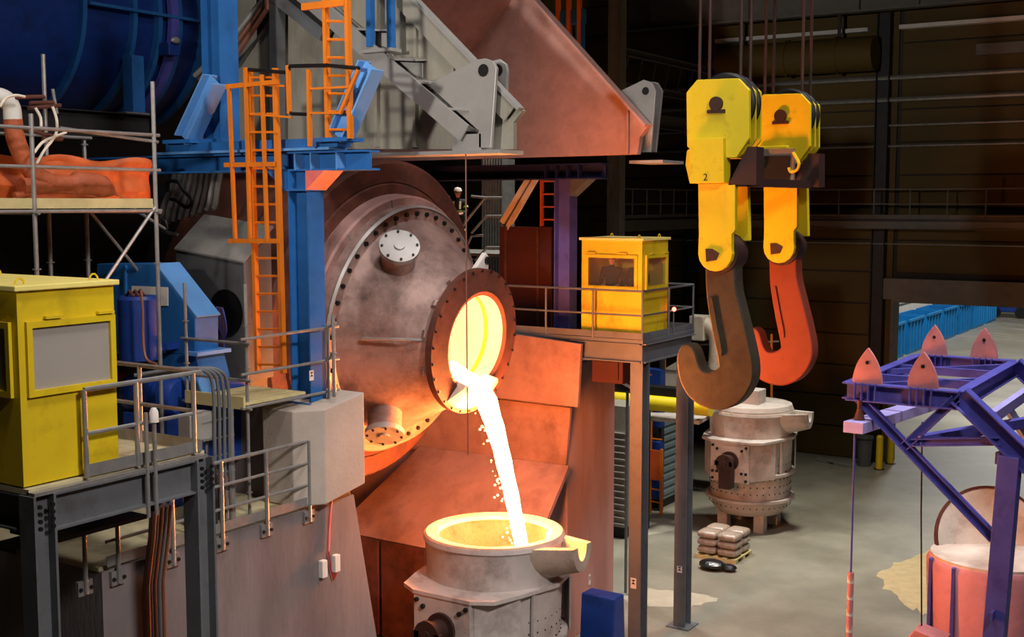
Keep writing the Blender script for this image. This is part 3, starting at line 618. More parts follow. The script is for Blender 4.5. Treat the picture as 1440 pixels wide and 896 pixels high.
for dy in (.72, -.02):
    c0 = V((22.55, hb2.y+dy, hb2.z+.3))
    obj(MB().path(curve_pts([c0+V((0, .02, .12)), c0+V((0, -.05, 0)), c0+V((0, -.1, -.1)), c0+V((0, -.06, -.22)), c0+V((0, .06, -.25)), c0+V((0, .1, -.17))], 4), .03, 8), 'small_hook', m_yel, lb, smooth=True)

# ------------------------------------------------------------------ operator cabins and platforms
def cabin(x0, x1, y0, y1, z0, z1, wz0, wz1, label, mw, mg, mroof, wx, wy):
    """Sheet-metal cabin; windows on the -X side (wx: y range) and the -Y side (wy: x range)."""
    t = thing('operator_cabin', label, 'cabin', (x0, y0, z0)); th = .06
    for nm, b in (('base_wall', (x0, x0+th, y0, y1, z0, wz0)), ('base_wall', (x0+th, x1, y0, y0+th, z0, wz0)), ('header', (x0, x0+th, y0, y1, wz1, z1)), ('header', (x0+th, x1, y0, y0+th, wz1, z1)),
                  ('side_wall', (x1-th, x1, y0+th, y1, z0, z1)), ('side_wall', (x0+th, x1-th, y1-th, y1, z0, z1)),
                  ('corner_post', (x0, x0+th, wx[1], y1, wz0, wz1)), ('corner_post', (x0, x0+th, y0, wx[0], wz0, wz1)), ('corner_post', (x0+th, wy[0], y0, y0+th, wz0, wz1)), ('corner_post', (wy[1], x1, y0, y0+th, wz0, wz1))):
        obj(MB().box(*b), nm, mw, t)
    obj(MB().prism([(x0-.05, y0-.05, z1), (x1+.05, y0-.05, z1), (x1+.05, y1+.05, z1), (x0-.05, y1+.05, z1)], (0, 0, .06)), 'roof', mroof, t, bev=.01)
    obj(MB().box(x0+.06, x1-.06, y0+.06, y1-.06, z0, z0+.04), 'cabin_floor', m_dsteel, t)
    for (p, q, n) in (((x0, wx[0]), (x0, wx[1]), (-1, 0)), ((wy[0], y0), (wy[1], y0), (0, -1))):
        a = V((p[0], p[1], wz0)); b = V((q[0], q[1], wz1)); nn = V((n[0], n[1], 0))
        w1 = MB(); u = (V((b.x, b.y, a.z))-a).normalized(); wlen = (V((b.x, b.y, a.z))-a).length; hh = b.z-a.z
        for (s0, s1, h0, h1) in ((-.04, .03, -.04, hh+.04), (wlen-.03, wlen+.04, -.04, hh+.04), (.03, wlen-.03, -.04, .03), (.03, wlen-.03, hh-.03, hh+.04)):
            c = [a+u*s0+V((0, 0, h0)), a+u*s1+V((0, 0, h0)), a+u*s1+V((0, 0, h1)), a+u*s0+V((0, 0, h1))]
            w1.prism([k+nn*.005 for k in c], nn*.04)
        fr = obj(w1, 'window_frame', mw, t)
        obj(MB().prism([a+nn*-.01, a+u*wlen+nn*-.01, a+u*wlen+V((0, 0, hh))+nn*-.01, a+V((0, 0, hh))+nn*-.01], nn*.015), 'window_pane', mg, fr)
        for f in (.18, .82): obj(MB().bar(a+u*wlen*f+V((0, 0, hh+.07))+nn*.03, a+u*(wlen*f+.22)+V((0, 0, hh+.07))+nn*.03, .05, .03), 'window_hinge', mw, fr)
    for (a, b) in ((x0+.15, y0+.15), (x1-.15, y0+.15), (x1-.15, y1-.15)):
        obj(MB().path([(a+.06*math.cos(k*math.pi/5), b, z1+.05+.08*math.sin(k*math.pi/5)) for k in range(6)], .012, 6), 'lifting_eye', mw, t)
    return t
cl_ = cabin(7.9, 9.16, 11.38, 13.5, 7.14, 9.26, S(100, 545, Y=11.38).z, S(100, 452, Y=11.38).z, 'yellow operator cabin with dusty film-covered windows beside the scaffold', m_cab, m_dirtywin, m_croof, (11.52, 13.1), (8.02, 9.1))
cr_ = cabin(23.82, 25.12, 12.0, 13.52, 7.22, 9.36, S(860, 404, X=23.82).z, S(860, 361, X=23.82).z, 'yellow operator cabin with clear windows and people inside, on tall columns', m_cab, m_clear, m_croof, (12.14, 13.36), (24.0, 25.02))

# platform under the cabin with clear windows
pr = thing('cabin_platform', 'raised steel platform on tall columns carrying the cabin with people', 'platform', (25, 12, 0))
obj(MB().box(23.6, 26.3, 11.85, 13.75, 7.12, 7.2), 'deck', m_gpaint, pr)
obj(MB().box(23.6, 24.9, 13.75, 20.5, 7.12, 7.2), 'deck', m_gpaint, pr)
for a, b in (((23.66, 11.9), (23.66, 13.7)), ((23.66, 11.9), (26.25, 11.9)), ((26.25, 11.9), (26.25, 13.7))):
    obj(MB().ibeam((*a, 6.9), (*b, 6.9), .42, .2), 'edge_beam', m_gpaint, pr)
obj(MB().channel((23.66, 13.75, 7.0), (23.66, 20.5, 7.0), .22, .1), 'edge_beam', m_gpaint, pr)
for (x, y) in ((23.78, 12.0), (26.12, 11.98)):
    c = obj(MB().ibeam((x, y, 0), (x, y, 6.72), .36, .3, .03, .022, up=(1, 0, 0)), 'column', m_gpaint, pr)
    obj(MB().box(x-.3, x+.3, y-.3, y+.3, 0, .03), 'base_plate', m_gpaint, c)
railing(pr, [(23.62, 20.5, 7.2), (23.62, 11.88, 7.2), (26.28, 11.88, 7.2), (26.28, 13.7, 7.2)], 1.07, [(0, k/7) for k in range(8)] + [(1, .5), (1, 1), (2, .5), (2, 1)], m_gpaint, .026)
mk = MB()
def marker(p, n, parent, wd=.1, ht=.2):
    """White reference tape with black hourglass mark."""
    n = V(n); r = V((0, 0, 1)).cross(n).normalized(); u = V((0, 0, 1)); p = V(p)
    o = obj(MB().prism([p-r*wd/2-u*ht/2, p+r*wd/2-u*ht/2, p+r*wd/2+u*ht/2, p-r*wd/2+u*ht/2], n*.004), 'survey_tape', m_white, parent)
    q = p+n*.005+u*ht*.12; k = wd*.36
    obj(MB().prism([q, q+(-r+u)*k, q+(r+u)*k], n*.002), 'tape_mark', m_black, o)
    obj(MB().prism([q, q+(-r-u)*k, q+(r-u)*k], n*.002), 'tape_mark', m_black, o)
marker((23.595, 12.02, S(900, 822, X=23.6).z), (-1, 0, 0), pr, .14, .24); marker((25.935, 11.98, S(973, 804, X=25.94).z), (-1, 0, 0), pr, .13, .16)
rb = thing('red_box', 'dark red steel box hanging under the raised cabin platform', 'box', (24.6, 13.0, 6.1))
obj(MB().box(24.1, 25.1, 12.6, 13.4, 6.1, 6.68), 'box_body', m_dkrust, rb, bev=.02); obj(MB().box(24.06, 24.1, 12.7, 13.3, 6.2, 6.6), 'box_lid', m_dkrust, rb)
lp = thing('signal_lamp', 'small glowing red signal lamp on the platform railing', 'lamp', (25.0, 11.8, 7.9))
q = S(948, 435, Y=11.84)
obj(MB().ball(q, .05, 10), 'lens', m_redlamp, lp, smooth=True); obj(MB().tube(q+V((0, .01, -.04)), q+V((0, .01, -.6)), .015), 'stem', m_gpaint, lp)

# platform under the cabin with dusty windows
pf = thing('steel_platform', 'dark grey steel platform with pipe railing under the cabin with dusty windows', 'platform', (9, 12, 0))
obj(MB().box(7.9, 10.4, 11.3, 13.8, 7.06, 7.12), 'deck', m_slab, pf)
obj(MB().ibeam((8.15, 11.3, 6.84), (10.2, 11.3, 6.84), .42, .2, .025), 'edge_beam', m_gpaint, pf)
obj(MB().ibeam((8.0, 11.45, 6.84), (8.0, 13.6, 6.84), .42, .2, .025), 'edge_beam', m_gpaint, pf)
obj(MB().ibeam((10.3, 11.45, 6.84), (10.3, 13.8, 6.84), .42, .2, .025), 'edge_beam', m_gpaint, pf)
for (x, y) in ((8.02, 11.32), (10.3, 11.3), (8.02, 13.75)):
    c = obj(MB().ibeam((x, y, 0), (x, y, 7.05), .28, .26, .03, .02, up=(1, 0, 0)), 'column', m_gpaint, pf)
    clones(sb, 'bolt', c, [Matrix.Translation(V((x+sx, y-.135, z))-wloc(pf)) @ turn((0, -1, 0)) for sx in (-.08, .08) for z in (6.7, 6.78, 6.86, 6.94)])
railing(pf, [(8.62, 11.26, 7.12), (10.33, 11.26, 7.12), (10.33, 13.75, 7.12)], 1.0, [(0, 0), (0, .42), (0, .93), (1, .45), (1, 1)], m_galv, .03)
obj(MB().box(7.9, 10.36, 11.2, 11.34, 7.05, 7.09), 'edge_plate', m_galv, pf)
for k, x in enumerate((9.42, 9.54)):
    obj(MB().path([(x, 11.2, 6.5), (x, 11.2, 7.3+k*.15), (x, 11.2, 7.75 - k*.1)], .025), 'conduit', m_galv, pf, smooth=True)
obj(MB().lathe([(0, .055), (.12, .055), (.17, .03), (.17, 0)], (9.54, 11.2, 7.62), (0, 0, 1), 14), 'conduit_lamp', m_white, pf, smooth=True)
tr_ = thing('cable_tray', 'dark cable tray with bundled cables under the dusty-windowed cabin platform', 'cable tray', (9.5, 11.9, 6.3))
obj(MB().bar((8.3, 12.1, 6.45), (10.3, 12.1, 6.45), .3, .08), 'tray', m_black, tr_); obj(MB().bar((8.3, 12.4, 6.2), (10.2, 12.4, 6.2), .5, .05), 'tray', m_black, tr_)
for k in range(4): obj(MB().path([(8.4+.1*k, 12.0+.06*k, 6.55), (9.4, 12.0+.06*k, 6.52), (10.1, 12.0+.06*k, 6.55)], .025), 'cable', m_dkrust, tr_)

# foundation railing, conduits, sockets
rl = thing('kerb_railing', 'pipe railing bolted along the top of the concrete foundation wall', 'railing', (13, FY-.05, 5))
xs = [S(a, 740, Y=FY-.06).x for a in (118, 165, 243, 313, 376, 436)]
railing(rl, [(9.95, FY-.04, FZ), (xs[-1], FY-.04, FZ)], 1.03, [], m_galv, .028, mids=2)
for x in xs:
    p = obj(MB().tube((x, FY-.06, FZ-.24), (x, FY-.06, FZ+1.04), .03), 'railing_post', m_galv, rl, smooth=True)
    obj(MB().box(x-.11, x+.11, FY-.055, FY, FZ-.26, FZ-.07), 'foot_plate', m_galv, p)
    clones(sb, 'bolt', p, [Matrix.Translation(V((x+sx, FY-.055, FZ-.17))-wloc(rl)) @ turn((0, -1, 0)) for sx in (-.08, .08)])
cd = thing('wall_conduits', 'bundle of steel conduits running down the concrete foundation wall', 'conduit', (11.7, FY-.1, 2))
for k in range(5):
    x = S(205+k*6, 800, Y=FY-.06).x
    obj(MB().path([(x, FY-.06, 0), (x, FY-.06, 5.1), (x, FY-.2, 5.8), (x-.3, 12.1, 6.3)], .028 if k else .05), 'conduit', m_gpaint if k % 2 else m_copper, cd, smooth=True)
for z in (1.2, 2.6, 4.0): obj(MB().box(S(200, 800, Y=FY-.06).x, S(234, 800, Y=FY-.06).x, FY-.04, FY, z, z+.08), 'conduit_clamp', m_galv, cd)
sk = thing('wall_socket_cable', 'thin pink conduit with sockets and red cable loop on the foundation wall', 'socket', (15.6, FY-.02, 4))
px_ = [(463, 682), (466, 700), (463, 740), (462, 775)]
obj(MB().path([S(a, b, Y=FY-.03) for a, b in px_], .02), 'conduit', m_pinkend, sk, smooth=True)
for a, b in ((454, 800), (472, 792)): q = S(a, b, Y=FY-.04); obj(MB().box(q.x-.06, q.x+.06, q.y-.05, q.y+.04, q.z-.14, q.z+.14), 'socket_box', m_white, sk, bev=.01)
q = [S(a, b, Y=FY-.06) for a, b in ((462, 776), (465, 800), (470, 814), (474, 800), (473, 796))]; obj(MB().path(curve_pts(q, 4), .014, 6), 'red_cable', m_red, sk, smooth=True)
for (a, b, ) in ((389, 579),): q = S(a, b, X=13.79); marker(q, (-1, 0, 0), pier, .16, .3)
wt = bpy.data.objects['wall_pit']
for a, b in ((829, 815), (856, 845)): marker(S(a, b, Y=13.79), (0, -1, 0), wt, .1, .26)
marker(S(786, 818, Y=13.79), (0, -1, 0), wt, .1, .26)

# ------------------------------------------------------------------ fume hood over the vessel
hd = thing('fume_hood', 'large grey steel fume hood with sloping flanges and two tall side walls', 'hood', (19, 14, 11.05))
XA, XB = 16.5, 22.3
def HP(a, b, X=XA): return S(a, b, X=X)
obj(MB().prism([HP(*q) for q in [(255, 209), (722, 210), (722, 172), (735, 156), (586, 0), (490, -95), (440, -95), (390, 10)]], (.1, 0, 0)), 'near_wall', m_hood, hd)
for (a, b) in ((490, 120), (533, 92), (587, 128), (640, 172)):
    obj(MB().bar(HP(a, 207)+V((-.05, 0, 0)), HP(a, b)+V((-.05, 0, 0)), .06, .1, (1, 0, 0)), 'wall_rib', m_hood, hd)
for a, b, c in ((430, -30, 20), (480, -30, 26), (533, 0, 60), (587, 10, 100), (640, 60, 140)):
    obj(MB().bar(HP(a, c)+V((-.04, 0, 0)), HP(a, b)+V((-.04, 0, 0)), .05, .08, (1, 0, 0)), 'wall_rib', m_hood, hd)
def fl(p, q, off, wd, th, nm, mat):
    p0, p1 = HP(*p), HP(*q); d = (p1-p0).normalized(); nrm = d.cross(V((1, 0, 0))).normalized()
    return obj(MB().bar(p0+V((-off, 0, 0)), p1+V((-off, 0, 0)), wd, th, nrm), nm, mat, hd)
f1 = fl((400, -50), (674, 184), .2, .46, .05, 'lower_flange', m_hoodl)
for off, dz in ((.42, -.06), (.3, .05), (.12, .05)):
    p0, p1 = HP(400, -50)+V((-off, 0, dz)), HP(674, 184)+V((-off, 0, dz)); nr = (p1-p0).normalized().cross(V((1, 0, 0)))
    obj(MB().bar(p0, p1, .03, .3 if dz < 0 else .06, nr), 'flange_edge', m_hoodl, f1)
fl((545, -44), (735, 154), .06, .16, .06, 'upper_flange', m_hoodl)
obj(MB().channel(HP(536, -36)+V((-.0, 0, 0)), HP(722, 160), .32, .22, up=(0, 0, 1)), 'front_channel', m_hood, hd)
for (a0, a1, b) in ((486, 541, 42), (536, 591, 84), (586, 610, 116), (640, 664, 154)):
    p, q = HP(a0, b, XA-.2), HP(a1, b+4, XA-.2)
    g = MB().prism([p+V((.2, 0, .05)), q+V((.2, 0, .05)), q+V((-.2, -.05, 0)), p+V((-.2, .12, 0))], (0, 0, .03)); g.prism([p+V((.05, 0, 0)), q+V((.05, 0, 0)), q+V((.05, 0, -.24)), p+V((.05, -.1, -.12))], (.03, 0, 0))
    obj(g, 'flange_gusset', m_hoodl, hd)
for X, pl_ in ((XA-.34, [(601, 119), (670, 84), (682, 82), (693, 86), (698, 96), (690, 208), (673, 208), (673, 184)]), (XA+.2, [(620, 120), (690, 86), (702, 83), (711, 90), (713, 100), (708, 208), (690, 208)])):
    o = obj(MB().prism([HP(*q, X=X) for q in pl_], (.07, 0, 0)), 'lifting_lug', m_hoodl, hd, bev=.008)
    obj(MB().lathe([(-.01, .1), (-.01, .06), (-.005, .06), (-.005, 0)], HP(680 if X < XA else 700, 99, X=X), (1, 0, 0), 20), 'lug_hole', m_black, o)
obj(MB().box(XA-.34, XA+.1, HP(675, 200).y-.25, HP(660, 200).y+.1, 11.02, 11.3), 'toe_box', m_hoodl, hd)
obj(MB().box(XA-.4, XA+.3, HP(722, 208).y, HP(500, 208).y, 10.98, 11.04), 'bottom_plate', m_hoodl, hd)
obj(MB().bar(HP(402, 200)+V((-.22, 0, 0)), HP(402, -60)+V((-.22, 0, 0)), .2, .2, (1, 0, 0)), 'frame_post', m_gpaint, hd)
obj(MB().bar(HP(390, -12)+V((-.22, 0, 0)), HP(470, 52)+V((-.22, 0, 0)), .22, .22, (1, 0, 0)), 'frame_brace', m_gpaint, hd)
fw_ = obj(MB().prism([HP(*q, X=XB) for q in [(470, 229), (896, 217), (900, 192), (911, 177), (750, 0), (660, -105), (560, -105)]], (.15, 0, 0)), 'far_wall', m_pink, hd)
obj(MB().bar(HP(911, 177, XB), HP(660, -105, XB), .3, .05, (0, 0, 1)), 'far_flange', m_pink, fw_)
obj(MB().bar(HP(884, 217, XB)+V((-.03, 0, 0)), HP(884, 152, XB)+V((-.03, 0, 0)), .04, .06, (1, 0, 0)), 'far_rib', m_pink, fw_)
for X, pl_ in ((XB+.25, [(872, 128), (905, 112), (917, 117), (922, 128), (915, 214), (880, 214)]), (XB+.7, [(878, 130), (906, 113), (924, 116), (931, 128), (922, 214), (885, 214)])):
    o = obj(MB().prism([HP(*q, X=X) for q in pl_], (.07, 0, 0)), 'lifting_lug', m_hoodl, hd, bev=.008)
    obj(MB().lathe([(-.01, .08), (-.01, 0)], HP(908, 128, X=X), (1, 0, 0), 20), 'lug_hole', m_black, o)
obj(MB().box(XB, XB+1.0, HP(932, 216, XB).y, HP(885, 216, XB).y, 11.0, 11.06), 'far_toe_plate', m_hoodl, hd)
# closing plates at the back and on the roof of the hood
yb = HP(255, 209).y
obj(MB().prism([(XA+.1, yb-.9, 11.6), (XB, yb-.9, 11.6), (XB, yb-4.2, 14.8), (XA+.1, yb-4.2, 14.8)], (0, .1, .05)), 'back_slope', m_pink, hd)
# cable bundle and pipes along the back slope of the hood
for k, mm in enumerate((m_hoodl, m_copper, m_copper)):
    obj(MB().path([HP(288+k*10, 108+k*6)+V((-.25-.06*k, 0, 0)), HP(330+k*8, 70+k*10)+V((-.25-.06*k, 0, 0)), HP(388+k*4, -4+k*10)+V((-.25-.06*k, 0, 0)), HP(392, -60)+V((-.25-.06*k, 0, 0))], .05), 'service_pipe', mm, hd, smooth=True)
cr2 = thing('blue_hanger', 'pair of bright blue hanger bars standing on the hood flange', 'bar', HP(560, 60))
for a0, a1, b in ((540, 545, 70), (568, 574, 74)): obj(MB().bar(HP(a1, b)+V((-.45, 0, 0)), HP(a0+4, -60)+V((-.45, 0, 0)), .1, .12, (1, 0, 0)), 'hanger_bar', m_blue, cr2)
obj(MB().box(HP(560, 76).x-.58, HP(560, 76).x-.3, HP(580, 76).y, HP(538, 76).y, HP(560, 78).z, HP(560, 76).z+.03), 'hanger_foot', m_hoodl, cr2)
# orange work stand beyond the hood
osd = thing('orange_stand', 'blue and orange work stand beyond the pink hood wall', 'stand', (27, 16, 11))
for a, b in ((785, 60), (800, 62), (815, 70)): obj(MB().bar(S(a, b, X=27), S(a, -70, X=27), .1, .1), 'orange_bar', m_org, osd)
obj(MB().bar(S(775, 28, X=27.1), S(822, 22, X=27.1), .2, .35), 'blue_beam', m_blue, osd)
for a in (798, 816): obj(MB().bar(S(a, 30, X=27.05), S(a, 175, X=27.05), .18, .18), 'blue_leg', m_blue, osd)

# ------------------------------------------------------------------ blue support frame
bf = thing('support_frame', 'blue painted steel frame with column and braces carrying the hood', 'frame', (14.3, 13, 7.1))
XC = 14.3
def BP(a, b, X=XC): return S(a, b, X=X)
y0, y1 = BP(522, 228).y, BP(205, 228).y
obj(MB().ibeam((XC, y0, 10.84), (XC, y1+3, 10.84), .3, .42, .03, .03), 'main_beam', m_blue, bf)
obj(MB().box(XC-.32, XC+.1, BP(482, 205).y, BP(240, 205).y, 11.0, 11.04), 'top_plate', m_lblue, bf)
obj(MB().box(XC-.26, XC+.05, BP(490, 205).y, BP(250, 205).y, 11.04, 11.18), 'packing_beam', m_blue, bf)
for a in (408, 428, 450, 486): obj(MB().bar((XC-.12, BP(a, 228).y, 10.7), (XC-.12, BP(a, 228).y, 10.96), .02, .2, (1, 0, 0)), 'stiffener', m_lblue, bf)
cy = BP(432, 400, 14.25).y
c = obj(MB().ibeam((14.25, cy, 7.02), (14.25, cy, 10.69), .42, .36, .03, .025, up=(0, 1, 0)), 'column', m_blue, bf)
obj(MB().box(13.95, 14.55, cy-.28, cy+.28, 7.01, 7.06), 'base_plate', m_blue, c)
obj(MB().box(14.02, 14.48, cy-.24, cy+.24, 10.38, 10.42), 'cap_plate', m_blue, c)
obj(MB().prism([(14.46, cy-.22, 10.38), (14.46, cy-.6, 10.69), (14.46, cy-.22, 10.69)], (-.45, 0, 0)), 'haunch', m_pinkend, c)
obj(MB().prism([(14.46, cy+.22, 10.38), (14.46, cy+.6, 10.69), (14.46, cy+.22, 10.69)], (-.45, 0, 0)), 'haunch', m_blue, c)
marker((14.08, cy-.214, 7.5), (0, -1, 0), bf, .1, .16)
for (a, b) in (((262, 197), (302, 112)), ((478, 194), (522, 92))):
    p0, p1 = BP(*a, X=14.05), BP(*b, X=14.05)
    o = obj(MB().ibeam(p0, p1, .3, .3, .03, .025, up=(0, -1, -.4)), 'brace', m_lblue, bf)
    obj(MB().box(p0.x-.2, p0.x+.2, p0.y-.3, p0.y+.35, p0.z-.06, p0.z), 'brace_foot', m_blue, o)
bp = thing('blue_post', 'tall bright blue post beside the big blue cylinder', 'post', (17, 20, 5))
p = S(309, 60, X=14.5); obj(MB().ibeam((14.5, p.y, 11.25), (14.5, p.y, 14.6), .42, .42, .03, .03, up=(0, 1, 0)), 'post_section', m_blue, bp)
obj(MB().box(14.2, 14.8, p.y-.3, p.y+.3, 11.19, 11.25), 'post_foot', m_blue, bp)
gp = S(340, 40, X=17.2); tag(obj(MB().box(17.2, 17.3, S(356, 40, X=17.2).y, S(322, 40, X=17.2).y, 12.2, 15), 'sheet_screen', m_hood), 'grey steel panel standing beside the tall blue post', 'panel')
fr2 = thing('far_frame', 'navy steel frame beam and column beyond the vessel', 'frame', (24.5, 14.5, 7.2))
XD = 24.6
obj(MB().ibeam((XD, S(852, 236, X=XD).y, 10.92), (XD, 20.8, 10.92), .36, .4, .03, .03), 'main_beam', m_navy, fr2)
cy2 = S(795, 400, X=XD).y
c = obj(MB().ibeam((XD, cy2, 7.2), (XD, cy2, 10.74), .42, .36, .03, .025, up=(0, 1, 0)), 'column', m_violet, fr2)
obj(MB().prism([(XD+.2, cy2-.22, 10.35), (XD+.2, cy2-.7, 10.74), (XD+.2, cy2-.22, 10.74)], (-.4, 0, 0)), 'haunch', m_gpaint, c)
for k in range(4): obj(MB().bar((XD-.12, cy2-.45+k*.3, 10.77), (XD-.12, cy2-.45+k*.3, 11.07), .02, .2, (1, 0, 0)), 'stiffener', m_navy, fr2)

# ------------------------------------------------------------------ orange ladders
def ladder(nm, lab, X, xa, xb, yb, yt, mat, n, skew=0, grp='orange ladders'):
    """Ladder in the plane X; pixel columns xa, xb at the bottom; rows yb to yt."""
    a0, a1 = S(xa, yb, X=X), S(xa-skew, yt, X=X); b0, b1 = S(xb, yb, X=X), S(xb-skew, yt, X=X)
    t = thing(nm, lab, 'ladder', a0, grp)
    for p, q in ((a0, a1), (b0, b1)): obj(MB().bar(p, q, .06, .09, (1, 0, 0)), 'stile', mat, t)
    for k in range(n):
        f = (k+.5)/n; obj(MB().tube(a0.lerp(a1, f), b0.lerp(b1, f), .02, 6), 'rung', mat, t)
    return t, a0, a1, b0, b1
ld1, *_ = ladder('orange_ladder', 'long orange ladder with side guard frame beside the blue column', 13.85, 363, 399, 525, 96, m_org, 17, 12)
G = lambda a, b: S(a, b, X=13.75)
for (u, v) in (((318, 122), (392, 115)), ((316, 232), (386, 231)), ((322, 339), (392, 339))): obj(MB().bar(G(*u), G(*v), .04, .07), 'guard_bar', m_org, ld1)
for (u, v) in (((322, 120), (331, 340)), ((345, 95), (352, 340)), ((368, 105), (376, 340))): obj(MB().bar(G(*u), G(*v), .04, .06, (1, 0, 0)), 'guard_upright', m_org, ld1)
ld2, *_ = ladder('orange_ladder', 'short upper orange ladder leading up the hood wall', 13.9, 462, 493, 195, -60, m_org, 10, 6)
obj(MB().bar(S(425, 10, X=13.85), S(485, 3, X=13.85), .05, .1), 'landing_bar', m_org, ld2)
gd = thing('orange_guardrail', 'orange guardrail with black hose clamps at the foot of the upper ladder', 'guardrail', S(440, 205, X=13.8))
G = lambda a, b: S(a, b, X=13.8)
for (u, v) in (((434, 98), (436, 206)), ((405, 92), (407, 160))): obj(MB().bar(G(*u), G(*v), .05, .06, (1, 0, 0)), 'guard_upright', m_org, gd)
for (u, v) in (((350, 118), (400, 121)), ((350, 160), (410, 165)), ((434, 125), (495, 122)), ((434, 159), (480, 159)), ((352, 186), (392, 186))): obj(MB().bar(G(*u), G(*v), .03, .03), 'guard_bar', m_org, gd)
obj(MB().path([G(*q) for q in ((505, 96), (460, 92), (408, 93), (405, 100), (405, 155), (410, 160), (436, 161))], .03, 6), 'black_hose', m_black, gd, smooth=True)
obj(MB().path([G(*q) for q in ((349, 98), (375, 100), (402, 102))], .03, 6), 'black_hose', m_black, gd, smooth=True)
obj(MB().bar(G(504, 98), G(478, 160), .05, .05), 'guard_brace', m_org, gd)
ladder('orange_ladder', 'small red-orange ladder by the navy column beyond the vessel', 25.24, 762, 782, 318, 246, m_dorg, 4)

# ------------------------------------------------------------------ big blue cylinder
cyY, cyR = 21.8, 2.1
zc_ = S(200, 18, Y=cyY-cyR).z
bc = thing('blue_cylinder', 'huge dark blue horizontal cylinder with riveted flanges above the scaffold', 'gas duct', (14, cyY, 11))
xe = S(285, 30, Y=cyY-cyR).x; CX = lambda a: S(a, 18, Y=cyY-cyR).x
obj(MB().lathe([(0, 0), (0, cyR-.05), (xe-6.0, cyR-.05), (xe-5.8, cyR-.25), (xe-5.8, 0)], (6.0, cyY, zc_), (1, 0, 0), 64), 'shell', m_dblue, bc, smooth=True)
obj(MB().lathe([(0, cyR-.2), (.35, cyR-.15), (.5, cyR-.5), (.5, 0)], (xe, cyY, zc_), (1, 0, 0), 64), 'end_cone', m_ggirder, bc, smooth=True)
for a in (116, 187, 222, 250, 284):
    obj(MB().lathe([(-.05, cyR-.1), (-.05, cyR+.09), (.05, cyR+.09), (.05, cyR-.1)], (CX(a), cyY, zc_), (1, 0, 0), 64), 'flange_ring', m_blue, bc, smooth=True)
obj(MB().box(CX(120), xe, cyY-cyR-.16, cyY-cyR+.05, zc_-.03, zc_+.03), 'seam_flange', m_blue, bc)
obj(MB().lathe([(-.1, cyR+.02), (-.1, cyR+.14), (.1, cyR+.14), (.1, cyR+.02)], (CX(240), cyY, zc_), (1, 0, 0), 64), 'drive_chain', m_violet, bc, smooth=True)
q = S(245, 64, Y=cyY-cyR-.3); obj(MB().box(q.x-.14, q.x+.14, q.y, q.y+.3, q.z-.2, q.z+.06), 'junction_box', m_dblue, bc, bev=.02)
obj(MB().ball(q+V((.0, -.05, .1)), .1, 8, (1.2, .6, .7)), 'junction_cap', m_hoodl, bc, smooth=True)
q = S(194, 78, Y=cyY-cyR-.1); q2 = S(194, 158, Y=cyY-cyR-.1)
obj(MB().box(q.x-.15, q.x+.15, q.y, q.y+.3, q2.z, q.z), 'support_bracket', m_blue, bc, bev=.01)
sb_ = thing('cylinder_support', 'dark steel beam carrying the bracket of the blue cylinder', 'beam', (13.5, cyY-cyR, 11))
obj(MB().ibeam((8, q2.y+.15, q2.z-.28), (S(216, 160, Y=q2.y).x, q2.y+.15, q2.z-.28), .5, .3), 'beam_section', m_dsteel, sb_)
for x in (9, 12.6): obj(MB().ibeam((x, q2.y+.15, 0 if x < 10 else FZ), (x, q2.y+.15, q2.z-.53), .3, .3, up=(0, 1, 0)), 'beam_leg', m_dsteel, sb_)
obj(MB().box(q2.x-.3, q2.x+.3, q2.y, q2.y+.3, q2.z-.03, q2.z), 'bearing_pad', m_galv, sb_)

# ------------------------------------------------------------------ tube scaffold with boards and orange sheeting
SY = 14.3
sf = thing('tube_scaffold', 'tube scaffold tower with a board deck behind the dusty-windowed cabin', 'scaffold', (11, SY, 0))
def sx_(a, Y=SY): return S(a, 285, Y=Y).x
xr, xl = sx_(219), sx_(48)
def tb(p, q, r=.026, nm='scaffold_tube', par=None): return obj(MB().tube(p, q, r), nm, m_galv, par or sf, smooth=True)
for x, y, zt, zb in ((xr, SY, S(217, 115, Y=SY).z, FZ), (xl, SY, S(43, 160, Y=SY).z, 0 if xl < 9.85 else FZ), (sx_(68, SY+1.5), SY+1.5, 12.4, 0 if sx_(68, SY+1.5) < 9.85 else FZ), (xr, SY+1.6, 11.2, FZ)):
    p = tb((x, y, zb), (x, y, zt), .032, 'standard')
    for z in (7.6, 9.3, 11.1): 
        if z < zt: obj(MB().lathe([(-.01, .06), (.01, .06)], (x, y, z), (0, 0, 1), 10), 'rosette', m_galv, p)
zd = 10.16
for z in (zd-.08, S(130, 237, Y=SY).z, S(130, 185, Y=SY).z): tb((7.2, SY, z), (xr+.1, SY, z))
for z in (zd-.08, 11.2): tb((7.2, SY+1.55, z), (xr+.1, SY+1.55, z))
tb((sx_(90), SY+.03, 11.22), (xr+.1, SY+.03, 11.1)); tb((xr, SY-.1, zd-.1), (xr, SY+1.7, zd-.1)); tb((xl, SY-.1, zd-.1), (xl, SY+1.7, zd-.1))
tb(S(219, 290, Y=SY), S(148, 395, Y=SY)); tb(S(122, 292, Y=SY+1.5), S(196, 383, Y=SY+1.5)); tb(S(182, 290, Y=SY+1.5), S(232, 322, Y=SY+1.5))
for k in range(5): obj(MB().box(7.2, xr, SY+.02+k*.31, SY+.31+k*.31, zd-.04, zd+.02), 'board', m_wood, sf)
obj(MB().box(7.2, xr-.05, SY+.0, SY+.03, zd-.04, zd+.1), 'edge_board', m_wood, sf)
k_ = 0
tm = MB(); nx, nz = 40, 8; vs_ = []
for i in range(nx+1):
    for j in range(nz+1):
        x = 7.2+(S(212, 285, Y=SY+1.1).x-7.2)*i/nx; z = zd+.03+(.68+.04*math.sin(i*.7))*j/nz
        vs_.append((x, SY+1.1+.05*math.sin(i*.9+j)+.04*math.sin(i*.37-j*1.3), z))
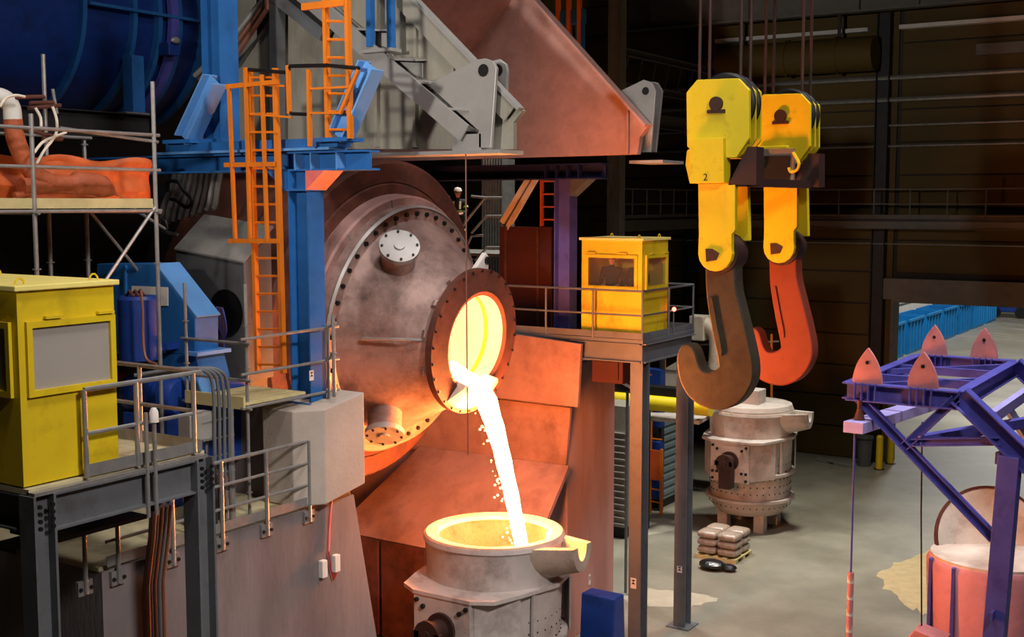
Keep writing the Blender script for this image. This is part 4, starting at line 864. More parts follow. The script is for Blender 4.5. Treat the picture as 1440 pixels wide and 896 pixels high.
tm.add(vs_, [(i*(nz+1)+j, (i+1)*(nz+1)+j, (i+1)*(nz+1)+j+1, i*(nz+1)+j+1) for i in range(nx) for j in range(nz)])
o = obj(tm, 'orange_sheet', m_tarp, smooth=True, label='orange tarpaulin sheet hung along the back of the scaffold deck', cat='tarpaulin')
o.modifiers.new('thick', 'SOLIDIFY').thickness = .01
D_ = lambda a, b, Y=SY+.7: S(a, b, Y=Y)
pd = thing('ventilation_duct', 'bent orange flexible duct with a white end lying on the scaffold boards', 'duct', D_(60, 270))
obj(MB().path(curve_pts([D_(18, 168), D_(22, 195), D_(33, 222), D_(48, 244), D_(72, 258)], 6), [.13]*25, 16), 'duct_drop', m_hose, pd, smooth=True)
obj(MB().path(curve_pts([D_(-30, 150), D_(-8, 136), D_(8, 140), D_(16, 152), D_(18, 168)], 6), .125, 16), 'duct_elbow', m_white, pd, smooth=True)
obj(MB().path(curve_pts([D_(30, 262), D_(60, 260), D_(100, 258), D_(135, 260), D_(158, 270), D_(178, 280)], 6), [.12]*13+[.17]*8+[.15, .13, .1, .07, .03, .03, .02, .02, .02, .02], 16), 'duct_bag', m_hose, pd, smooth=True)
obj(MB().path(curve_pts([D_(20, 275), D_(60, 268), D_(95, 268), D_(130, 274)], 6), .05, 10), 'duct_fold', m_hose, pd, smooth=True)
cw = thing('white_hoses', 'loose white hoses looped over the scaffold rail', 'hose', D_(50, 220))
for pp in ([(0, 150), (8, 138), (22, 134), (35, 136)], [(50, 152), (57, 165), (58, 178)], [(48, 215), (60, 200), (78, 192), (93, 186)], [(52, 230), (62, 212), (78, 190), (80, 170), (74, 150)]):
    obj(MB().path(curve_pts([D_(a, b, SY+.3) for a, b in pp], 5), .02, 6), 'hose', m_cream, cw, smooth=True)
for a, b, c, d in ((20, 137, 62, 136), (42, 145, 75, 144), (20, 178, 88, 195), (40, 152, 85, 148), (60, 195, 86, 196)):
    obj(MB().tube(D_(a, b, SY+.6), D_(c, d, SY+.6), .03), 'loose_pipe', m_rust, cw, smooth=True)
tb2 = tb(D_(74, 125, SY+1.2), D_(80, 160, SY+1.2), .025)

# ------------------------------------------------------------------ blue drive unit, guard and hoses beside the vessel
XG = 13.2
g = thing('gear_housing', 'blue gear housing with sloping light blue end and white nameplate', 'gearbox', S(210, 500, X=XG))
GP = lambda a, b, X=XG: S(a, b, X=X)
obj(MB().prism([GP(*q) for q in ((136, 371), (216, 371), (274, 447), (274, 498), (136, 498))], (.5, 0, 0)), 'housing_body', m_blue, g, bev=.015)
s0, s1 = GP(217, 372), GP(275, 447)
obj(MB().prism([s0+V((0, -.01, 0)), s1+V((0, -.01, 0)), s1+V((.5, -.01, 0)), s0+V((.5, -.01, 0))], (0, -.02, .02)), 'sloping_cover', m_lblue, g)
obj(MB().bar(GP(275, 497)+V((-.1, 0, 0)), GP(275, 497)+V((.62, 0, 0)), .3, .06), 'flange_foot', m_lblue, g)
obj(MB().prism([GP(*q)+V((-.02, 0, 0)) for q in ((228, 498), (276, 498), (286, 540), (228, 540))], (.6, 0, 0)), 'pedestal', m_blue, g)
obj(MB().prism([GP(*q)+V((-.015, 0, 0)) for q in ((186, 402), (237, 404), (237, 430), (186, 430))], (.01, 0, 0)), 'nameplate', m_white, g)
obj(MB().bar(GP(178, 373)+V((-.02, 0, 0)), GP(178, 498)+V((-.02, 0, 0)), .04, .05, (1, 0, 0)), 'housing_rib', m_blue, g)
obj(MB().prism([GP(*q)+V((-.1, 0, 0)) for q in ((136, 540), (300, 540), (300, 655), (136, 655))], (.9, 0, 0)), 'machine_base', m_dblue, g)
tk = thing('oil_tank', 'dark blue upright oil tank with a bent pipe beside the gear housing', 'tank', S(195, 560, X=12.5))
tcx = S(195, 455, X=12.5)
zt_, zb_ = S(195, 416, X=12.5).z, S(195, 505, X=12.5).z
obj(MB().lathe([(0, 0), (0, .31), (zt_-zb_-.05, .31), (zt_-zb_, .27), (zt_-zb_, 0)], (tcx.x, tcx.y, zb_), (0, 0, 1), 32), 'tank_shell', m_dblue, tk, smooth=True)
obj(MB().box(tcx.x+.2, 13.2, tcx.y-.1, tcx.y+.1, zb_+.1, zb_+.2), 'tank_bracket', m_dblue, tk)
obj(MB().path(curve_pts([S(a, b, X=12.15) for a, b in ((198, 408), (200, 430), (201, 480), (206, 505), (220, 512))], 5), .022, 8), 'bent_pipe', m_copper, tk, smooth=True)
for k in range(3): obj(MB().path([V((tcx.x-.2+.1*k, tcx.y-.15, zt_)), V((tcx.x-.15+.1*k, tcx.y, zt_+.08)), V((tcx.x-.1+.1*k, tcx.y+.15, zt_))], .025, 6), 'tank_fitting', m_rust, tk, smooth=True)
mo = thing('drive_motor', 'dark blue electric motor lying below the oil tank', 'motor', S(225, 575, X=12.6))
mc = S(200, 552, X=12.75); me_ = S(250, 545, X=12.6)
obj(MB().lathe([(0, 0), (0, .3), (.1, .33), (1.0, .33), (1.1, .26), (1.1, 0)], mc+V((0, .2, 0)), (0, -1, 0), 28), 'motor_body', m_dblue, mo, smooth=True)
for k in range(7): obj(MB().lathe([(0, .34), (.02, .34)], mc+V((0, .05-.12*k, 0)), (0, -1, 0), 28), 'cooling_fin', m_dblue, mo)
obj(MB().box(mc.x-.3, mc.x+.3, mc.y-.9, mc.y+.1, FZ, mc.z-.28), 'motor_base', m_dblue, mo)
cp_ = thing('shaft_guard', 'light blue half-round coupling guard below the gear housing', 'guard', S(275, 560, X=13.0))
obj(MB().lathe([(0, 0), (0, .2), (.42, .2), (.42, 0)], S(272, 536, X=13.0)+V((0, .1, 0)), (0, -1, 0), 24), 'guard_shell', m_lblue, cp_, smooth=True)
q = S(272, 536, X=13.0); obj(MB().box(q.x-.1, q.x+.1, q.y-.28, q.y+.06, FZ, q.z-.1), 'guard_leg', m_dblue, cp_)
gb = thing('drive_guard', 'grey sheet-metal drive guard with sloping top in front of the vessel drum', 'guard', S(300, 480, X=14.5))
XQ = 14.5; a = S(247, 352, X=XQ); b = S(343, 371, X=XQ); zq = 7.2
obj(MB().hexa([V((XQ, b.y, zq)), V((15.15, b.y, zq)), V((15.15, a.y, zq)), V((XQ, a.y, zq)), b, V((15.15, b.y, 9.75)), V((15.15, a.y, 9.95)), a]), 'guard_box', m_gpaint, gb, bev=.01)
m_gtop = M('grey_guard_top', (150, 148, 140), .5, .2, var=.12, dirt=(110, 106, 98), amt=.4)
obj(MB().prism([b+V((-.03, -.03, .01)), V((15.18, b.y-.03, 9.77)), V((15.18, a.y, 9.97)), a+V((-.03, 0, .01))], (0, 0, .03)), 'guard_roof', m_gtop, gb)
hole = S(318, 440, X=XQ-.01); obj(MB().lathe([(-.01, .4), (.0, .36), (.0, 0)], hole, (1, 0, 0), 28), 'shaft_opening', m_black, gb)
for k in range(5): obj(MB().path(curve_pts([hole+V((-.06-.02*k, .15-.05*k, .1)), hole+V((-.16, .1-.06*k, -.1)), hole+V((-.1, -.02*k, -.36)), hole+V((-.05, .05*k, -.6))], 4), .02, 6), 'cable', m_copper if k % 2 else m_violet, gb, smooth=True)
obj(MB().box(XQ+.05, 15.1, b.y+.1, a.y-.1, FZ, 7.2), 'guard_plinth', m_gpaint, gb)
hs_ = thing('hose_bank', 'bank of ribbed grey hoses curving down behind the blue frame', 'hose', S(270, 280, X=15.2))
for k in range(9):
    a = 232+k*8; obj(MB().path(curve_pts([S(a+16, 236-k, X=15.35), S(a+10, 262, X=15.3), S(a-2+k, 290, X=15.25), S(a-6+k, 318-k*3, X=15.2)], 5), .055, 8), 'hose', m_galv if k % 2 else m_ggirder, hs_, smooth=True)
obj(MB().path(curve_pts([S(a, b, X=15.1) for a, b in ((236, 270), (237, 256), (250, 256), (258, 268), (270, 282), (262, 292), (248, 282), (240, 280))], 5), .035, 8), 'black_hose', m_black, hs_, smooth=True)
obj(MB().path(curve_pts([S(a, b, X=15.1) for a, b in ((225, 308), (232, 312), (234, 322), (226, 318), (232, 326), (250, 330))], 5), .03, 8), 'bent_pipe', m_hoodl, hs_, smooth=True)

# small scaffold deck, its tubes, conduits and control cabinet
sd = thing('scaffold_landing', 'small scaffold landing of boards and tubes at the foot of the orange ladder', 'scaffold', (13.4, 13.4, FZ))
for k in range(5): obj(MB().box(12.66, 13.95, 12.86+k*.25, 13.07+k*.25, 7.22, 7.26), 'board', m_wood, sd)
obj(MB().box(12.62, 12.66, 12.86, 14.1, 7.16, 7.35), 'edge_board', m_wood, sd)
for (x, y, zt) in ((12.74, 12.9, S(345, 400, X=12.74).z), (12.74, 14.18, S(262, 398, X=12.74).z), (14.37, 12.75, S(418, 455, X=14.37).z)):
    p = obj(MB().tube((x, y, FZ if x < 13 else 7.02), (x, y, zt), .026), 'standard', m_galv, sd, smooth=True)
    for z in (5.9, 6.5, 7.75, 8.4):
        if z < zt and (x < 13 or z > 7.1): obj(MB().lathe([(-.01, .05), (.01, .05)], (x, y, z), (0, 0, 1), 10), 'rosette', m_galv, p)
for z in (7.18, 7.68, 8.2): obj(MB().tube((12.6, 12.88, z), (14.65, 12.78, z+.03), .024), 'rail_tube', m_galv, sd, smooth=True)
for z in (7.16, 7.58, 8.13): obj(MB().tube((12.72, 12.8, z), (12.72, 14.26, z), .024), 'rail_tube', m_galv, sd, smooth=True)
for z in (7.72, 8.22): obj(MB().tube((14.3, 12.72, z), S(472, 454 if z > 8 else 496, Y=12.5), .024), 'rail_tube', m_galv, sd, smooth=True)
p = S(470, 452, Y=12.52); obj(MB().tube((p.x, p.y+.02, 7.16), (p.x, p.y+.02, p.z+.1), .028), 'rail_post', m_galv, sd, smooth=True)
ct = thing('control_cabinet', 'pale grey control cabinet behind the dusty-windowed cabin platform', 'cabinet', (11.9, 12.85, FZ))
q0, q1 = S(268, 625, Y=12.85), S(302, 578, Y=12.85)
obj(MB().box(q0.x, q1.x, 12.85, 13.1, q0.z, q1.z), 'cabinet_body', m_gtop, ct, bev=.015); obj(MB().box(q0.x+.03, q1.x-.03, 12.83, 12.85, q0.z+.03, q1.z-.03), 'cabinet_door', m_gtop, ct)
for x in (q0.x+.05, q1.x-.05): obj(MB().tube((x, 12.98, FZ), (x, 12.98, q0.z), .025), 'cabinet_leg', m_galv, ct)
cb2 = thing('conduit_bundle', 'four parallel conduits arching over and down behind the platform railing', 'conduit', (12.2, 12.8, FZ))
for k in range(4):
    x = S(301+k*7, 600, Y=12.8).x; zt = S(300, 514+k, Y=12.8).z
    obj(MB().path(curve_pts([V((x-.8, 13.5, zt-.1)), V((x-.4, 13.05, zt-.02)), V((x-.13, 12.85, zt-.06)), V((x, 12.8, zt-.33)), V((x, 12.8, 6.5)), V((x, 12.8, FZ))], 6), .027, 8), 'conduit', m_gpaint, cb2, smooth=True)
x0 = S(326, 600, Y=12.82).x; obj(MB().box(x0-.03, x0+.03, 12.81, 12.84, FZ, S(326, 575, Y=12.8).z), 'cable_ladder', m_galv, cb2)
for k in range(6): obj(MB().bar((x0-.55, 12.83, 5.8+k*.26), (x0+.05, 12.83, 5.8+k*.26), .02, .02), 'cross_bar', m_galv, cb2)
rs = thing('red_reels', 'small red cable reels behind the conduit bundle', 'cable reel', (12.0, 13.2, FZ))
for k in range(3): obj(MB().lathe([(0, 0), (0, .16), (.04, .16), (.04, .08), (.15, .08), (.15, .16), (.19, .16), (.19, 0)], (12.05+k*.2, 13.2, 5.9+.1*k), (0, 1, 0), 20), 'reel', m_dorg, rs, smooth=True)
obj(MB().box(11.9, 12.6, 13.22, 13.34, FZ, 5.9), 'reel_stand', m_dsteel, rs)

# ------------------------------------------------------------------ people
def person(name, loc, label, face, cover, stripes=False, lean=.05):
    """Standing figure 1.78 m tall: one skinned body, arms brought forward, with helmet, hair and stripes as children."""
    J = {'pelvis': ((0, 0, .98), .155), 'waist': ((.01, 0, 1.12), .14), 'chest': ((lean*.6, 0, 1.34), .165), 'neckb': ((lean, 0, 1.48), .075), 'neck': ((lean*1.2, 0, 1.55), .058), 'head': ((lean*1.5+.02, 0, 1.64), .088), 'crown': ((lean*1.5, 0, 1.73), .075)}
    E_ = [('pelvis', 'waist'), ('waist', 'chest'), ('chest', 'neckb'), ('neckb', 'neck'), ('neck', 'head'), ('head', 'crown')]
    for s, t in ((1, 'l'), (-1, 'r')):
        J.update({'sh'+t: ((lean, .19*s, 1.42), .075), 'el'+t: ((lean+.05, .26*s, 1.14), .052), 'wr'+t: ((lean+.26, .18*s, 1.06), .036), 'pm'+t: ((lean+.33, .16*s, 1.06), .034),
                  'hp'+t: ((0, .1*s, .92), .105), 'kn'+t: ((.03, .11*s, .5), .07), 'an'+t: ((0, .12*s, .09), .05), 'toe'+t: ((.15, .13*s, .045), .042)})
        E_ += [('chest', 'sh'+t), ('sh'+t, 'el'+t), ('el'+t, 'wr'+t), ('wr'+t, 'pm'+t), ('pelvis', 'hp'+t), ('hp'+t, 'kn'+t), ('kn'+t, 'an'+t), ('an'+t, 'toe'+t)]
        for f, (dx, dy, dz) in enumerate(((.09, .025, -.01), (.1, .008, -.015), (.095, -.01, -.015), (.08, -.026, -.015), (.05, -.045*s, .02))):
            J['f%d%s' % (f, t)] = ((lean+.33+dx, .16*s+dy*(1 if f < 4 else 1), 1.06+dz), .009); E_.append(('pm'+t, 'f%d%s' % (f, t)))
    ks = list(J); me = bpy.data.meshes.new(name+'_bones'); me.from_pydata([J[k][0] for k in ks], [(ks.index(a), ks.index(b)) for a, b in E_], []); me.update()
    o = bpy.data.objects.new(name+'_bones', me); COL.objects.link(o)
    o.modifiers.new('skin', 'SKIN'); ss = o.modifiers.new('sub', 'SUBSURF'); ss.levels = 2; ss.render_levels = 2
    if not me.skin_vertices: 
        bpy.context.view_layer.objects.active = o
    for i, k in enumerate(ks):
        r = J[k][1]; sv_ = me.skin_vertices[0].data[i]; sv_.radius = (r, r); sv_.use_root = (k == 'pelvis')
    dg = bpy.context.evaluated_depsgraph_get(); dg.update(); bm_ = bpy.data.meshes.new_from_object(o.evaluated_get(dg)); bpy.data.objects.remove(o)
    t = thing(name, label, 'person', loc); t.rotation_euler.z = face
    b = bpy.data.objects.new('body', bm_); COL.objects.link(b); b.parent = t
    bm_.materials.clear(); bm_.materials.append(cover); bm_.materials.append(m_skin); bm_.materials.append(m_black)
    for p in bm_.polygons:
        p.use_smooth = True; c = p.center
        p.material_index = 1 if (c.z > 1.53 or c.x > lean+.25 and c.z > .95) else 2 if c.z < .1 else 0
    hx = lean*1.5+.01
    def kid(mb, nm, mat, par=None): 
        o2 = obj(mb, nm, mat, None, smooth=True); o2.parent = par or t; return o2
    kid(MB().lathe([(0, .118), (.05, .115), (.1, .085), (.125, 0)], (hx, 0, 1.7), (0, 0, 1), 20), 'helmet', m_white)
    kid(MB().ball((hx+.1, 0, 1.635), .018, 8, (1.2, .8, 1.3)), 'nose', m_skin)
    for s in (-1, 1): kid(MB().ball((hx+.085, .034*s, 1.66), .012, 6), 'eye', m_black); kid(MB().ball((hx, .092*s, 1.645), .025, 8, (.7, .4, 1.2)), 'ear', m_skin)
    kid(MB().ball((hx+.086, 0, 1.59), .02, 6, (.4, 1.1, .3)), 'mouth', m_dkrust)
    if stripes:
        kid(MB().lathe([(-.03, .178), (.03, .178)], (.01, 0, 1.13), (0, 0, 1), 24), 'waist_stripe', m_hiviz)
        for s in (-1, 1):
            kid(MB().bar((lean+.17, .1*s, 1.2), (lean+.13, .1*s, 1.42), .05, .02, (1, 0, 0)), 'chest_stripe', m_refl)
            kid(MB().lathe([(-.025, .075), (.025, .075)], (lean+.03, .23*s, 1.26), (.15, .22*s, -.9), 14), 'arm_stripe', m_hiviz)
            kid(MB().lathe([(-.03, .092), (.03, .092)], (.02, .11*s, .6), (0, 0, 1), 16), 'leg_stripe', m_refl)
    return t
person('person', (24.5, 12.42, 7.26), 'person in dark work clothes and white helmet at the corner window of the clear-windowed cabin', math.radians(185), m_cover)
person('person', (24.55, 13.12, 7.26), 'person in dark work clothes and white helmet standing deeper inside the clear-windowed cabin', math.radians(200), m_cover)

# ------------------------------------------------------------------ beyond the vessel: walkway, stair, panels
bw = thing('rear_walkway', 'grey steel stair landing with pale handrails beyond the vessel', 'stairs', (28, 19, 0))
pz = S(645, 292, X=28.5)
person('person', (28.5, pz.y, 8.82), 'person in black overalls with reflective stripes and white helmet beyond the vessel', math.radians(200), m_cover, True)
obj(MB().box(27.6, 30, pz.y-2.2, pz.y+1.6, 8.72, 8.8), 'landing', m_ggirder, bw)
for y in (pz.y-2.1, pz.y+1.5): obj(MB().ibeam((29.5, y, 0), (29.5, y, 8.7), .25, .25, up=(0, 1, 0)), 'landing_post', m_dsteel, bw)
R_ = lambda a, b: S(a, b, X=27.7)
for seg in (((612, 278), (632, 277)), ((663, 276), (682, 278), (706, 278)), ((648, 321), (682, 278)), ((663, 328), (684, 304), (706, 304)), ((655, 350), (663, 332), (680, 331)), ((668, 366), (685, 348), (706, 348))):
    obj(MB().path([R_(*q) for q in seg], .035, 8), 'handrail', m_galv, bw, smooth=True)
for k in range(9): obj(MB().box(27.7, 28.6, R_(672, 300).y+.35+k*.22, R_(672, 300).y+.6+k*.22, 8.6-.0-k*.24, 8.64-k*.24), 'tread', m_ggirder, bw)
obj(MB().bar(V((27.7, R_(672, 300).y+.3, 8.6)), V((27.7, R_(672, 300).y+2.5, 6.3)), .05, .25), 'stringer', m_galv, bw)
gc = thing('ribbed_cladding', 'grey ribbed sheet-metal column behind the pale handrails', 'cladding', (30.2, 17, 0))
ya, yb2 = S(706, 300, X=30.2).y, S(676, 300, X=30.2).y
obj(MB().box(30.25, 30.9, ya, yb2, 0, 11.5), 'core', m_galv, gc)
for k in range(8): obj(MB().box(30.2, 30.26, ya+(yb2-ya)*k/8, ya+(yb2-ya)*(k+.5)/8, 0, 11.5), 'rib', m_galv, gc)
bpn = thing('maroon_panel', 'dark maroon steel screen of three panels behind the platform railing', 'screen', (25.3, 16, 6.5))
for (a, b) in ((702, 712), (713, 756), (757, 775)):
    obj(MB().box(25.2, 25.28, S(b, 400, X=25.2).y+.01, S(a, 400, X=25.2).y-.01, 6.5, S(735, 319, X=25.2).z), 'panel', m_dkrust, bpn)
for a in (712, 757): obj(MB().bar((25.17, S(a, 400, X=25.2).y, 6.5), (25.17, S(a, 400, X=25.2).y, S(735, 319, X=25.2).z), .05, .05, (1, 0, 0)), 'panel_rib', m_rust, bpn)
cbm = thing('cream_channel', 'cream painted sloping channel beam above the maroon screen', 'beam', S(730, 285, X=25.24))
for a, b in (((706, 313), (748, 243)), ((713, 322), (757, 246))): obj(MB().bar(S(*a, X=25.24), S(*b, X=25.24), .12, .08, (1, 0, 0)), 'beam_flange', m_cream, cbm)
obj(MB().bar(S(709, 318, X=25.28), S(752, 245, X=25.28), .05, .26, (0, 0, 1)), 'beam_web', m_ggirder, cbm)
hw = S(655, 208, X=16.2)
tag(obj(MB().path([hw, S(656, 420, X=16.2), S(658, 640, X=16.2)], .012, 6), 'hanging_wire', m_copper), 'thin wire hanging from the hood in front of the vessel mouth', 'wire')

# ------------------------------------------------------------------ machines on the open floor
lv = thing('louvred_cabinet', 'tall grey louvred cabinet beside the concrete pit wall', 'cabinet', (32.5, 17.5, 0))
XL = 32.0; yl = S(878, 700, X=XL).y; zl = S(870, 572, X=XL).z
obj(MB().box(XL+.06, XL+1.2, yl, yl+2.6, .35, zl), 'cabinet_body', m_hood, lv); obj(MB().box(XL+.1, XL+1.1, yl+.05, yl+2.5, 0, .35), 'plinth', m_black, lv)
for k in range(15): obj(MB().bar((XL+.02, yl, .45+k*.2), (XL+.02, yl+2.6, .45+k*.2), .14, .03, (.6, 0, 1)), 'louvre', m_hoodl, lv)
cn = thing('grey_container', 'blue-grey ribbed equipment container behind the orange ladder rack', 'container', (37.5, 17.5, 0))
cq = S(930, 716, Z=0); zc2 = S(930, 585, X=cq.x).z
obj(MB().box(cq.x, cq.x+2.0, cq.y, cq.y+1.6, .3, zc2), 'container_body', m_steelblue, cn); obj(MB().box(cq.x+.1, cq.x+1.9, cq.y+.05, cq.y+1.5, 0, .3), 'skid', m_black, cn)
for k in range(12): obj(MB().box(cq.x+.1, cq.x+1.9, cq.y-.03, cq.y, .45+k*.26, .58+k*.26), 'rib', m_steelblue, cn)
rk = thing('ladder_rack', 'orange ladder rack with an orange panel and blue machinery behind', 'rack', (35.2, 18, 0))
XK = 35.3
for a in (895, 914, 930): obj(MB().bar((XK, S(a, 700, X=XK).y, 0), (XK, S(a, 700, X=XK).y, S(914, 555 if a < 930 else 630, X=XK).z), .08, .08, (1, 0, 0)), 'upright', m_org, rk)
for k in range(11): obj(MB().bar((XK, S(895, 700, X=XK).y, .4+k*.42), (XK, S(930 if k < 6 else 914, 700, X=XK).y, .4+k*.42), .04, .04), 'rung', m_org, rk)
obj(MB().box(XK-.06, XK-.02, S(929, 650, X=XK).y, S(906, 650, X=XK).y, S(915, 674, X=XK).z, S(915, 632, X=XK).z), 'orange_panel', m_dorg, rk)
bm2 = thing('blue_machine', 'blue stacked machinery frame behind the orange ladder rack', 'machine', (36, 18.8, 0))
for k in range(4):
    o = obj(MB().box(35.6, 35.95, S(928, 650, X=35.6).y, S(878, 650, X=35.6).y, .4+k*1.2, 1.15+k*1.2), 'machine_module', m_dblue, bm2, bev=.03)
    obj(MB().tube((35.55, S(900, 650, X=35.6).y, .75+k*1.2), (35.55, S(880, 650, X=35.6).y, .75+k*1.2), .12, 14), 'module_drum', m_blue, o, smooth=True)
for a in (880, 926): obj(MB().box(35.7, 35.9, S(a, 650, X=35.6).y-.05, S(a, 650, X=35.6).y+.05, 0, 5.2), 'machine_post', m_dsteel, bm2)
yb_ = thing('yellow_girder', 'yellow horizontal girder behind the raised cabin platform columns', 'girder', (33.2, 16, 0))
XY = 33.6; z0 = S(900, 565, X=XY).z
obj(MB().tube((XY, S(1000, 575, X=XY).y, z0), (XY, 19.5, z0), .24, 18), 'girder_tube', m_yel, yb_, smooth=True)
obj(MB().box(XY+.0, XY+.5, S(985, 575, X=XY).y, 19.5, z0+.2, z0+.5), 'girder_top', m_black, yb_)
obj(MB().ibeam((XY+.3, 18.8, 0), (XY+.3, 18.8, z0+.2), .3, .3, up=(0, 1, 0)), 'girder_leg', m_dsteel, yb_)
obj(MB().ibeam((XY-.15, 16.65, 0), (XY-.15, 16.65, z0-.2), .2, .2, up=(0, 1, 0)), 'girder_leg', m_dsteel, yb_)
ph = thing('burner_rig', 'cream burner pipes and boxes with orange handrails standing behind the hooks', 'burner', (36.5, 16, 0))
XP = 38.6; P_ = lambda a, b: S(a, b, X=XP)
obj(MB().path(curve_pts([P_(975, 452), P_(990, 455), P_(1005, 466), P_(1008, 485), P_(1006, 520)], 5), .26, 14), 'burner_elbow', m_cream, ph, smooth=True)
q = P_(985, 462); obj(MB().box(XP-.3, XP+.4, q.y-.25, q.y+.3, q.z-.4, q.z+.45), 'burner_box', m_cream, ph, bev=.03)
obj(MB().tube(P_(1040, 463), P_(1068, 478), .16, 14), 'side_pipe', m_cream, ph, smooth=True)
q = P_(930, 535); obj(MB().prism([P_(925, 575), P_(962, 575), P_(958, 505), P_(932, 520)], (.6, 0, 0)), 'rig_hopper', m_cream, ph)
for a in (935, 1012, 1050, 1085): obj(MB().bar(P_(a, 600), P_(a, 470 if a > 960 else 505), .06, .06, (1, 0, 0)), 'rail_post', m_org, ph)
for r0, r1 in (((985, 485), (1095, 480)), ((985, 510), (1095, 506)), ((930, 520), (985, 524)), ((985, 535), (1095, 531))): obj(MB().bar(P_(*r0), P_(*r1), .05, .05), 'handrail', m_galv, ph)
obj(MB().box(XP-.3, XP+1.2, P_(1095, 560).y, P_(925, 560).y, P_(1000, 590).z, P_(1000, 583).z), 'rig_deck', m_dsteel, ph)
for y in (P_(1090, 560).y, P_(930, 560).y): obj(MB().ibeam((XP+.8, y, 0), (XP+.8, y, P_(1000, 590).z), .3, .3, up=(0, 1, 0)), 'rig_post', m_dsteel, ph)
sg = thing('hazard_sign', 'small black and white striped board under the raised cabin platform', 'sign', (28, 14, 5))
q = S(880, 530, X=27.5); hzb = obj(MB().box(27.5, 27.54, q.y-.22, q.y+.22, q.z-.36, q.z+.3), 'sign_board', m_black, sg)
for k in range(3): obj(MB().bar((27.49, q.y-.2, q.z-.28+k*.24), (27.49, q.y+.2, q.z-.12+k*.24), .01, .08), 'stripe', m_white, hzb)
obj(MB().tube((27.6, q.y, 0), (27.6, q.y, q.z+.1), .04), 'sign_post', m_gpaint, sg)

# pallet of wrapped sacks, bag, bollards, loose steel, spilt sand
pq = S(1018, 782, Z=0); pt = thing('wooden_pallet', 'wooden pallet under the wrapped sacks on the open floor', 'pallet', (pq.x, pq.y, 0))
for k in range(5): obj(MB().box(pq.x-.6, pq.x+.6, pq.y-.62+k*.28, pq.y-.48+k*.28, .1, .13), 'deck_board', m_wood, pt)
for k in range(3): obj(MB().box(pq.x-.6+k*.52, pq.x-.44+k*.52, pq.y-.62, pq.y+.64, 0, .1), 'bearer', m_wood, pt)
skm = None
for l in range(3):
    for i in range(2):
        for j in range(2):
            c0 = V((pq.x-.3+i*.6, pq.y-.3+j*.62, .26+l*.22))
            if skm is None:
                skm = MB().ball((0, 0, 0), 1, 14, (.33, .34, .107)).mesh('sack'); skm.materials.append(m_wrap)
                for v in skm.vertices: v.co.x = math.copysign(min(1, abs(v.co.x/.33))**.3*.29, v.co.x); v.co.y = math.copysign(min(1, abs(v.co.y/.34))**.3*.3, v.co.y)
                for p in skm.polygons: p.use_smooth = True
            o = bpy.data.objects.new('sack', skm); COL.objects.link(o); o.location = c0; o.rotation_euler.z = random.uniform(-.02, .02)
            tag(o, ('bottom', 'middle', 'top')[l]+'-layer wrapped sack on the pallet, corner towards '+('the platform columns', 'the parked ladle')[i]+' and '+('violet frame', 'louvred cabinet')[j], 'sack', 'sacks on the pallet')
bq = S(1010, 799, Z=0); mbg = MB().ball((bq.x-.2, bq.y+.1, .14), .3, 12, (1, 1.3, .5)); mbg.ball((bq.x-.1, bq.y-.35, .1), .2, 10, (1, 1.2, .5))
tag(obj(mbg, 'rubbish_bag', m_bag, smooth=True), 'crumpled black plastic bag lying in front of the pallet', 'bag')
for (a, b, lab) in ((1236, 660, 'yellow bollard on the open floor by the dark wall column'), (1252, 652, 'yellow bollard against the door jamb of the bright doorway')):
    q = S(a, b, Z=0); t = thing('safety_bollard', lab, 'bollard', q, 'door bollards')
    obj(MB().lathe([(0, .13), (1.25, .13), (1.32, .08), (1.34, 0)], q, (0, 0, 1), 18), 'post', m_yel, t, smooth=True); obj(MB().lathe([(0, .2), (.03, .2), (.03, 0)], q, (0, 0, 1), 18), 'base_plate', m_dsteel, t)
ga = thing('grey_bin', 'dark grey upright bin beside the yellow bollard', 'bin', S(1215, 655, Z=0)); q = S(1215, 655, Z=0)
obj(MB().lathe([(0, 0), (0, .25), (1.1, .3), (1.15, .3), (1.15, .0)], q, (0, 0, 1), 20), 'bin_body', m_gpaint, ga, smooth=True); obj(MB().lathe([(1.1, .33), (1.18, .33), (1.2, 0)], q, (0, 0, 1), 20), 'bin_lid', m_gpaint, ga)
ls = thing('steel_offcut', 'pale angle-steel offcut lying against the ochre wall', 'steel', S(1170, 650, Z=0))
obj(MB().bar(S(1147, 646, Z=.05), S(1197, 656, Z=.05), .12, .08), 'angle_leg', m_hoodl, ls); obj(MB().bar(S(1150, 643, Z=.12), S(1172, 650, Z=.1), .1, .06), 'angle_brace', m_hoodl, ls)
m_dust = M('pale_dust', (158, 152, 134), .9, var=.12, scale=2)
m_sand = M('pale_sand', (168, 150, 112), .95, var=.15, scale=3, bump=.3)
def spill(px, lab, mat):
    c = [S(a, b, Z=0) for a, b in px]; ctr = sum(c, V((0, 0, 0)))/len(c); mm = MB()
    ring = [ctr+(q-ctr)*random.uniform(.82, 1.12) for q in curve_pts(c+[c[0]], 7)[:-1]]; n = len(ring)
    inner = [ctr+(q-ctr)*.6+V((0, 0, .02)) for q in ring]
    mm.add([q+V((0, 0, .002)) for q in ring]+inner+[ctr+V((0, 0, .025))], [(i, (i+1) % n, n+(i+1) % n, n+i) for i in range(n)]+[(n+i, n+(i+1) % n, 2*n) for i in range(n)])
    tag(obj(mm, 'sand_spill', mat, smooth=True), lab, 'sand', kind='stuff')
spill([(1255, 790), (1300, 775), (1330, 790), (1325, 870), (1300, 862), (1262, 845), (1235, 815)], 'pale yellow sand spilt on the floor beside the pink ladle', m_sand)
spill([(880, 738), (925, 728), (965, 736), (960, 744), (905, 752)], 'thin white dust patch on the floor near the orange ladder rack', m_dust)
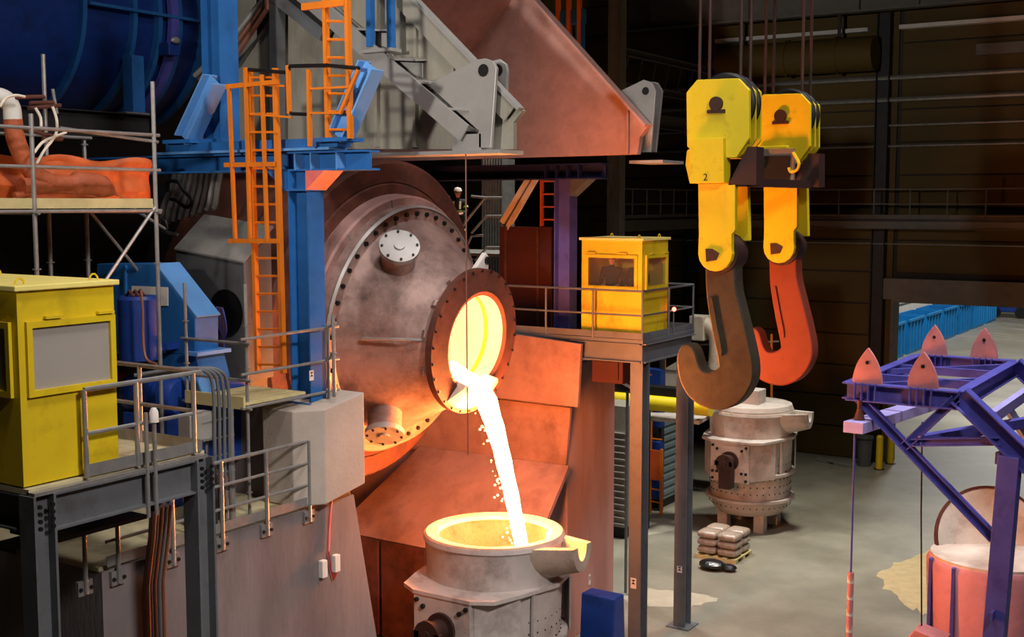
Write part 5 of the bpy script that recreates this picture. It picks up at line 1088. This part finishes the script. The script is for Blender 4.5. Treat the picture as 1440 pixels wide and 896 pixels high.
spill([(870, 840), (915, 828), (1000, 840), (990, 852), (905, 852)], 'thin white dust streak on the floor between the platform columns', m_dust)
# blue bins in the next hall
bn = None
for k in range(7):
    x0 = 77.5+k*4.9
    if bn is None:
        bn = thing('waste_skip', 'first open blue skip of the row in the next hall, counted from the doorway', 'skip', (x0, 21.5, 0), 'row of blue skips in the next hall'); o_ = V((x0, 21.5, 0))
        for b in ((0, 3.8, 0, .08, .15, 2.3), (0, 3.8, 2.0, 2.08, .15, 2.3), (0, .08, .08, 2.0, .15, 2.3), (3.72, 3.8, .08, 2.0, .15, 2.3)): obj(MB().box(x0+b[0], x0+b[1], 21.5+b[2], 21.5+b[3], b[4], b[5]), 'side_panel', m_bbin, bn)
        for s in range(5): obj(MB().box(x0+.15+s*.85, x0+.28+s*.85, 21.4, 21.5, .2, 2.3), 'rib', m_bbin, bn)
        obj(MB().box(x0, x0+3.8, 21.5, 23.58, .0, .15), 'base', m_bbin, bn); obj(MB().box(x0-.08, x0+3.88, 21.38, 21.52, 2.2, 2.36), 'top_rim', m_bbin, bn)
    else:
        c = copy_tree(bn); c.location = (x0, 21.5, 0); c['label'] = ('first', 'second', 'third', 'fourth', 'fifth', 'sixth', 'seventh')[k]+' open blue skip of the row in the next hall, counted from the doorway'
wr = thing('low_wall', 'pale concrete kerb wall behind the blue skips in the next hall', 'wall', (95, 26, 0))
obj(MB().box(70, 130, 25.4, 26, 0, 2.4), 'kerb_block', m_white, wr); obj(MB().box(70, 130, 25.3, 26.1, 2.4, 2.6), 'kerb_cap', m_pale, wr)
sm = thing('stacked_machine', 'small dark blue machine on the far floor of the next hall', 'machine', (122, 24, 0))
q = S(1420, 446, Z=0); sm.location = q
obj(MB().box(q.x-1, q.x+1, q.y-1.4, q.y+1.4, .5, 2.0), 'machine_body', m_dblue, sm, bev=.1); obj(MB().box(q.x-.6, q.x+.6, q.y-.5, q.y+.6, 2.0, 2.8), 'machine_top', m_dblue, sm, bev=.1)
for s in (-1, 1): obj(MB().lathe([(-.2, 0), (-.2, .5), (.2, .5), (.2, 0)], (q.x-.9, q.y+s*1.1, .5), (1, 0, 0), 16), 'machine_wheel', m_black, sm)
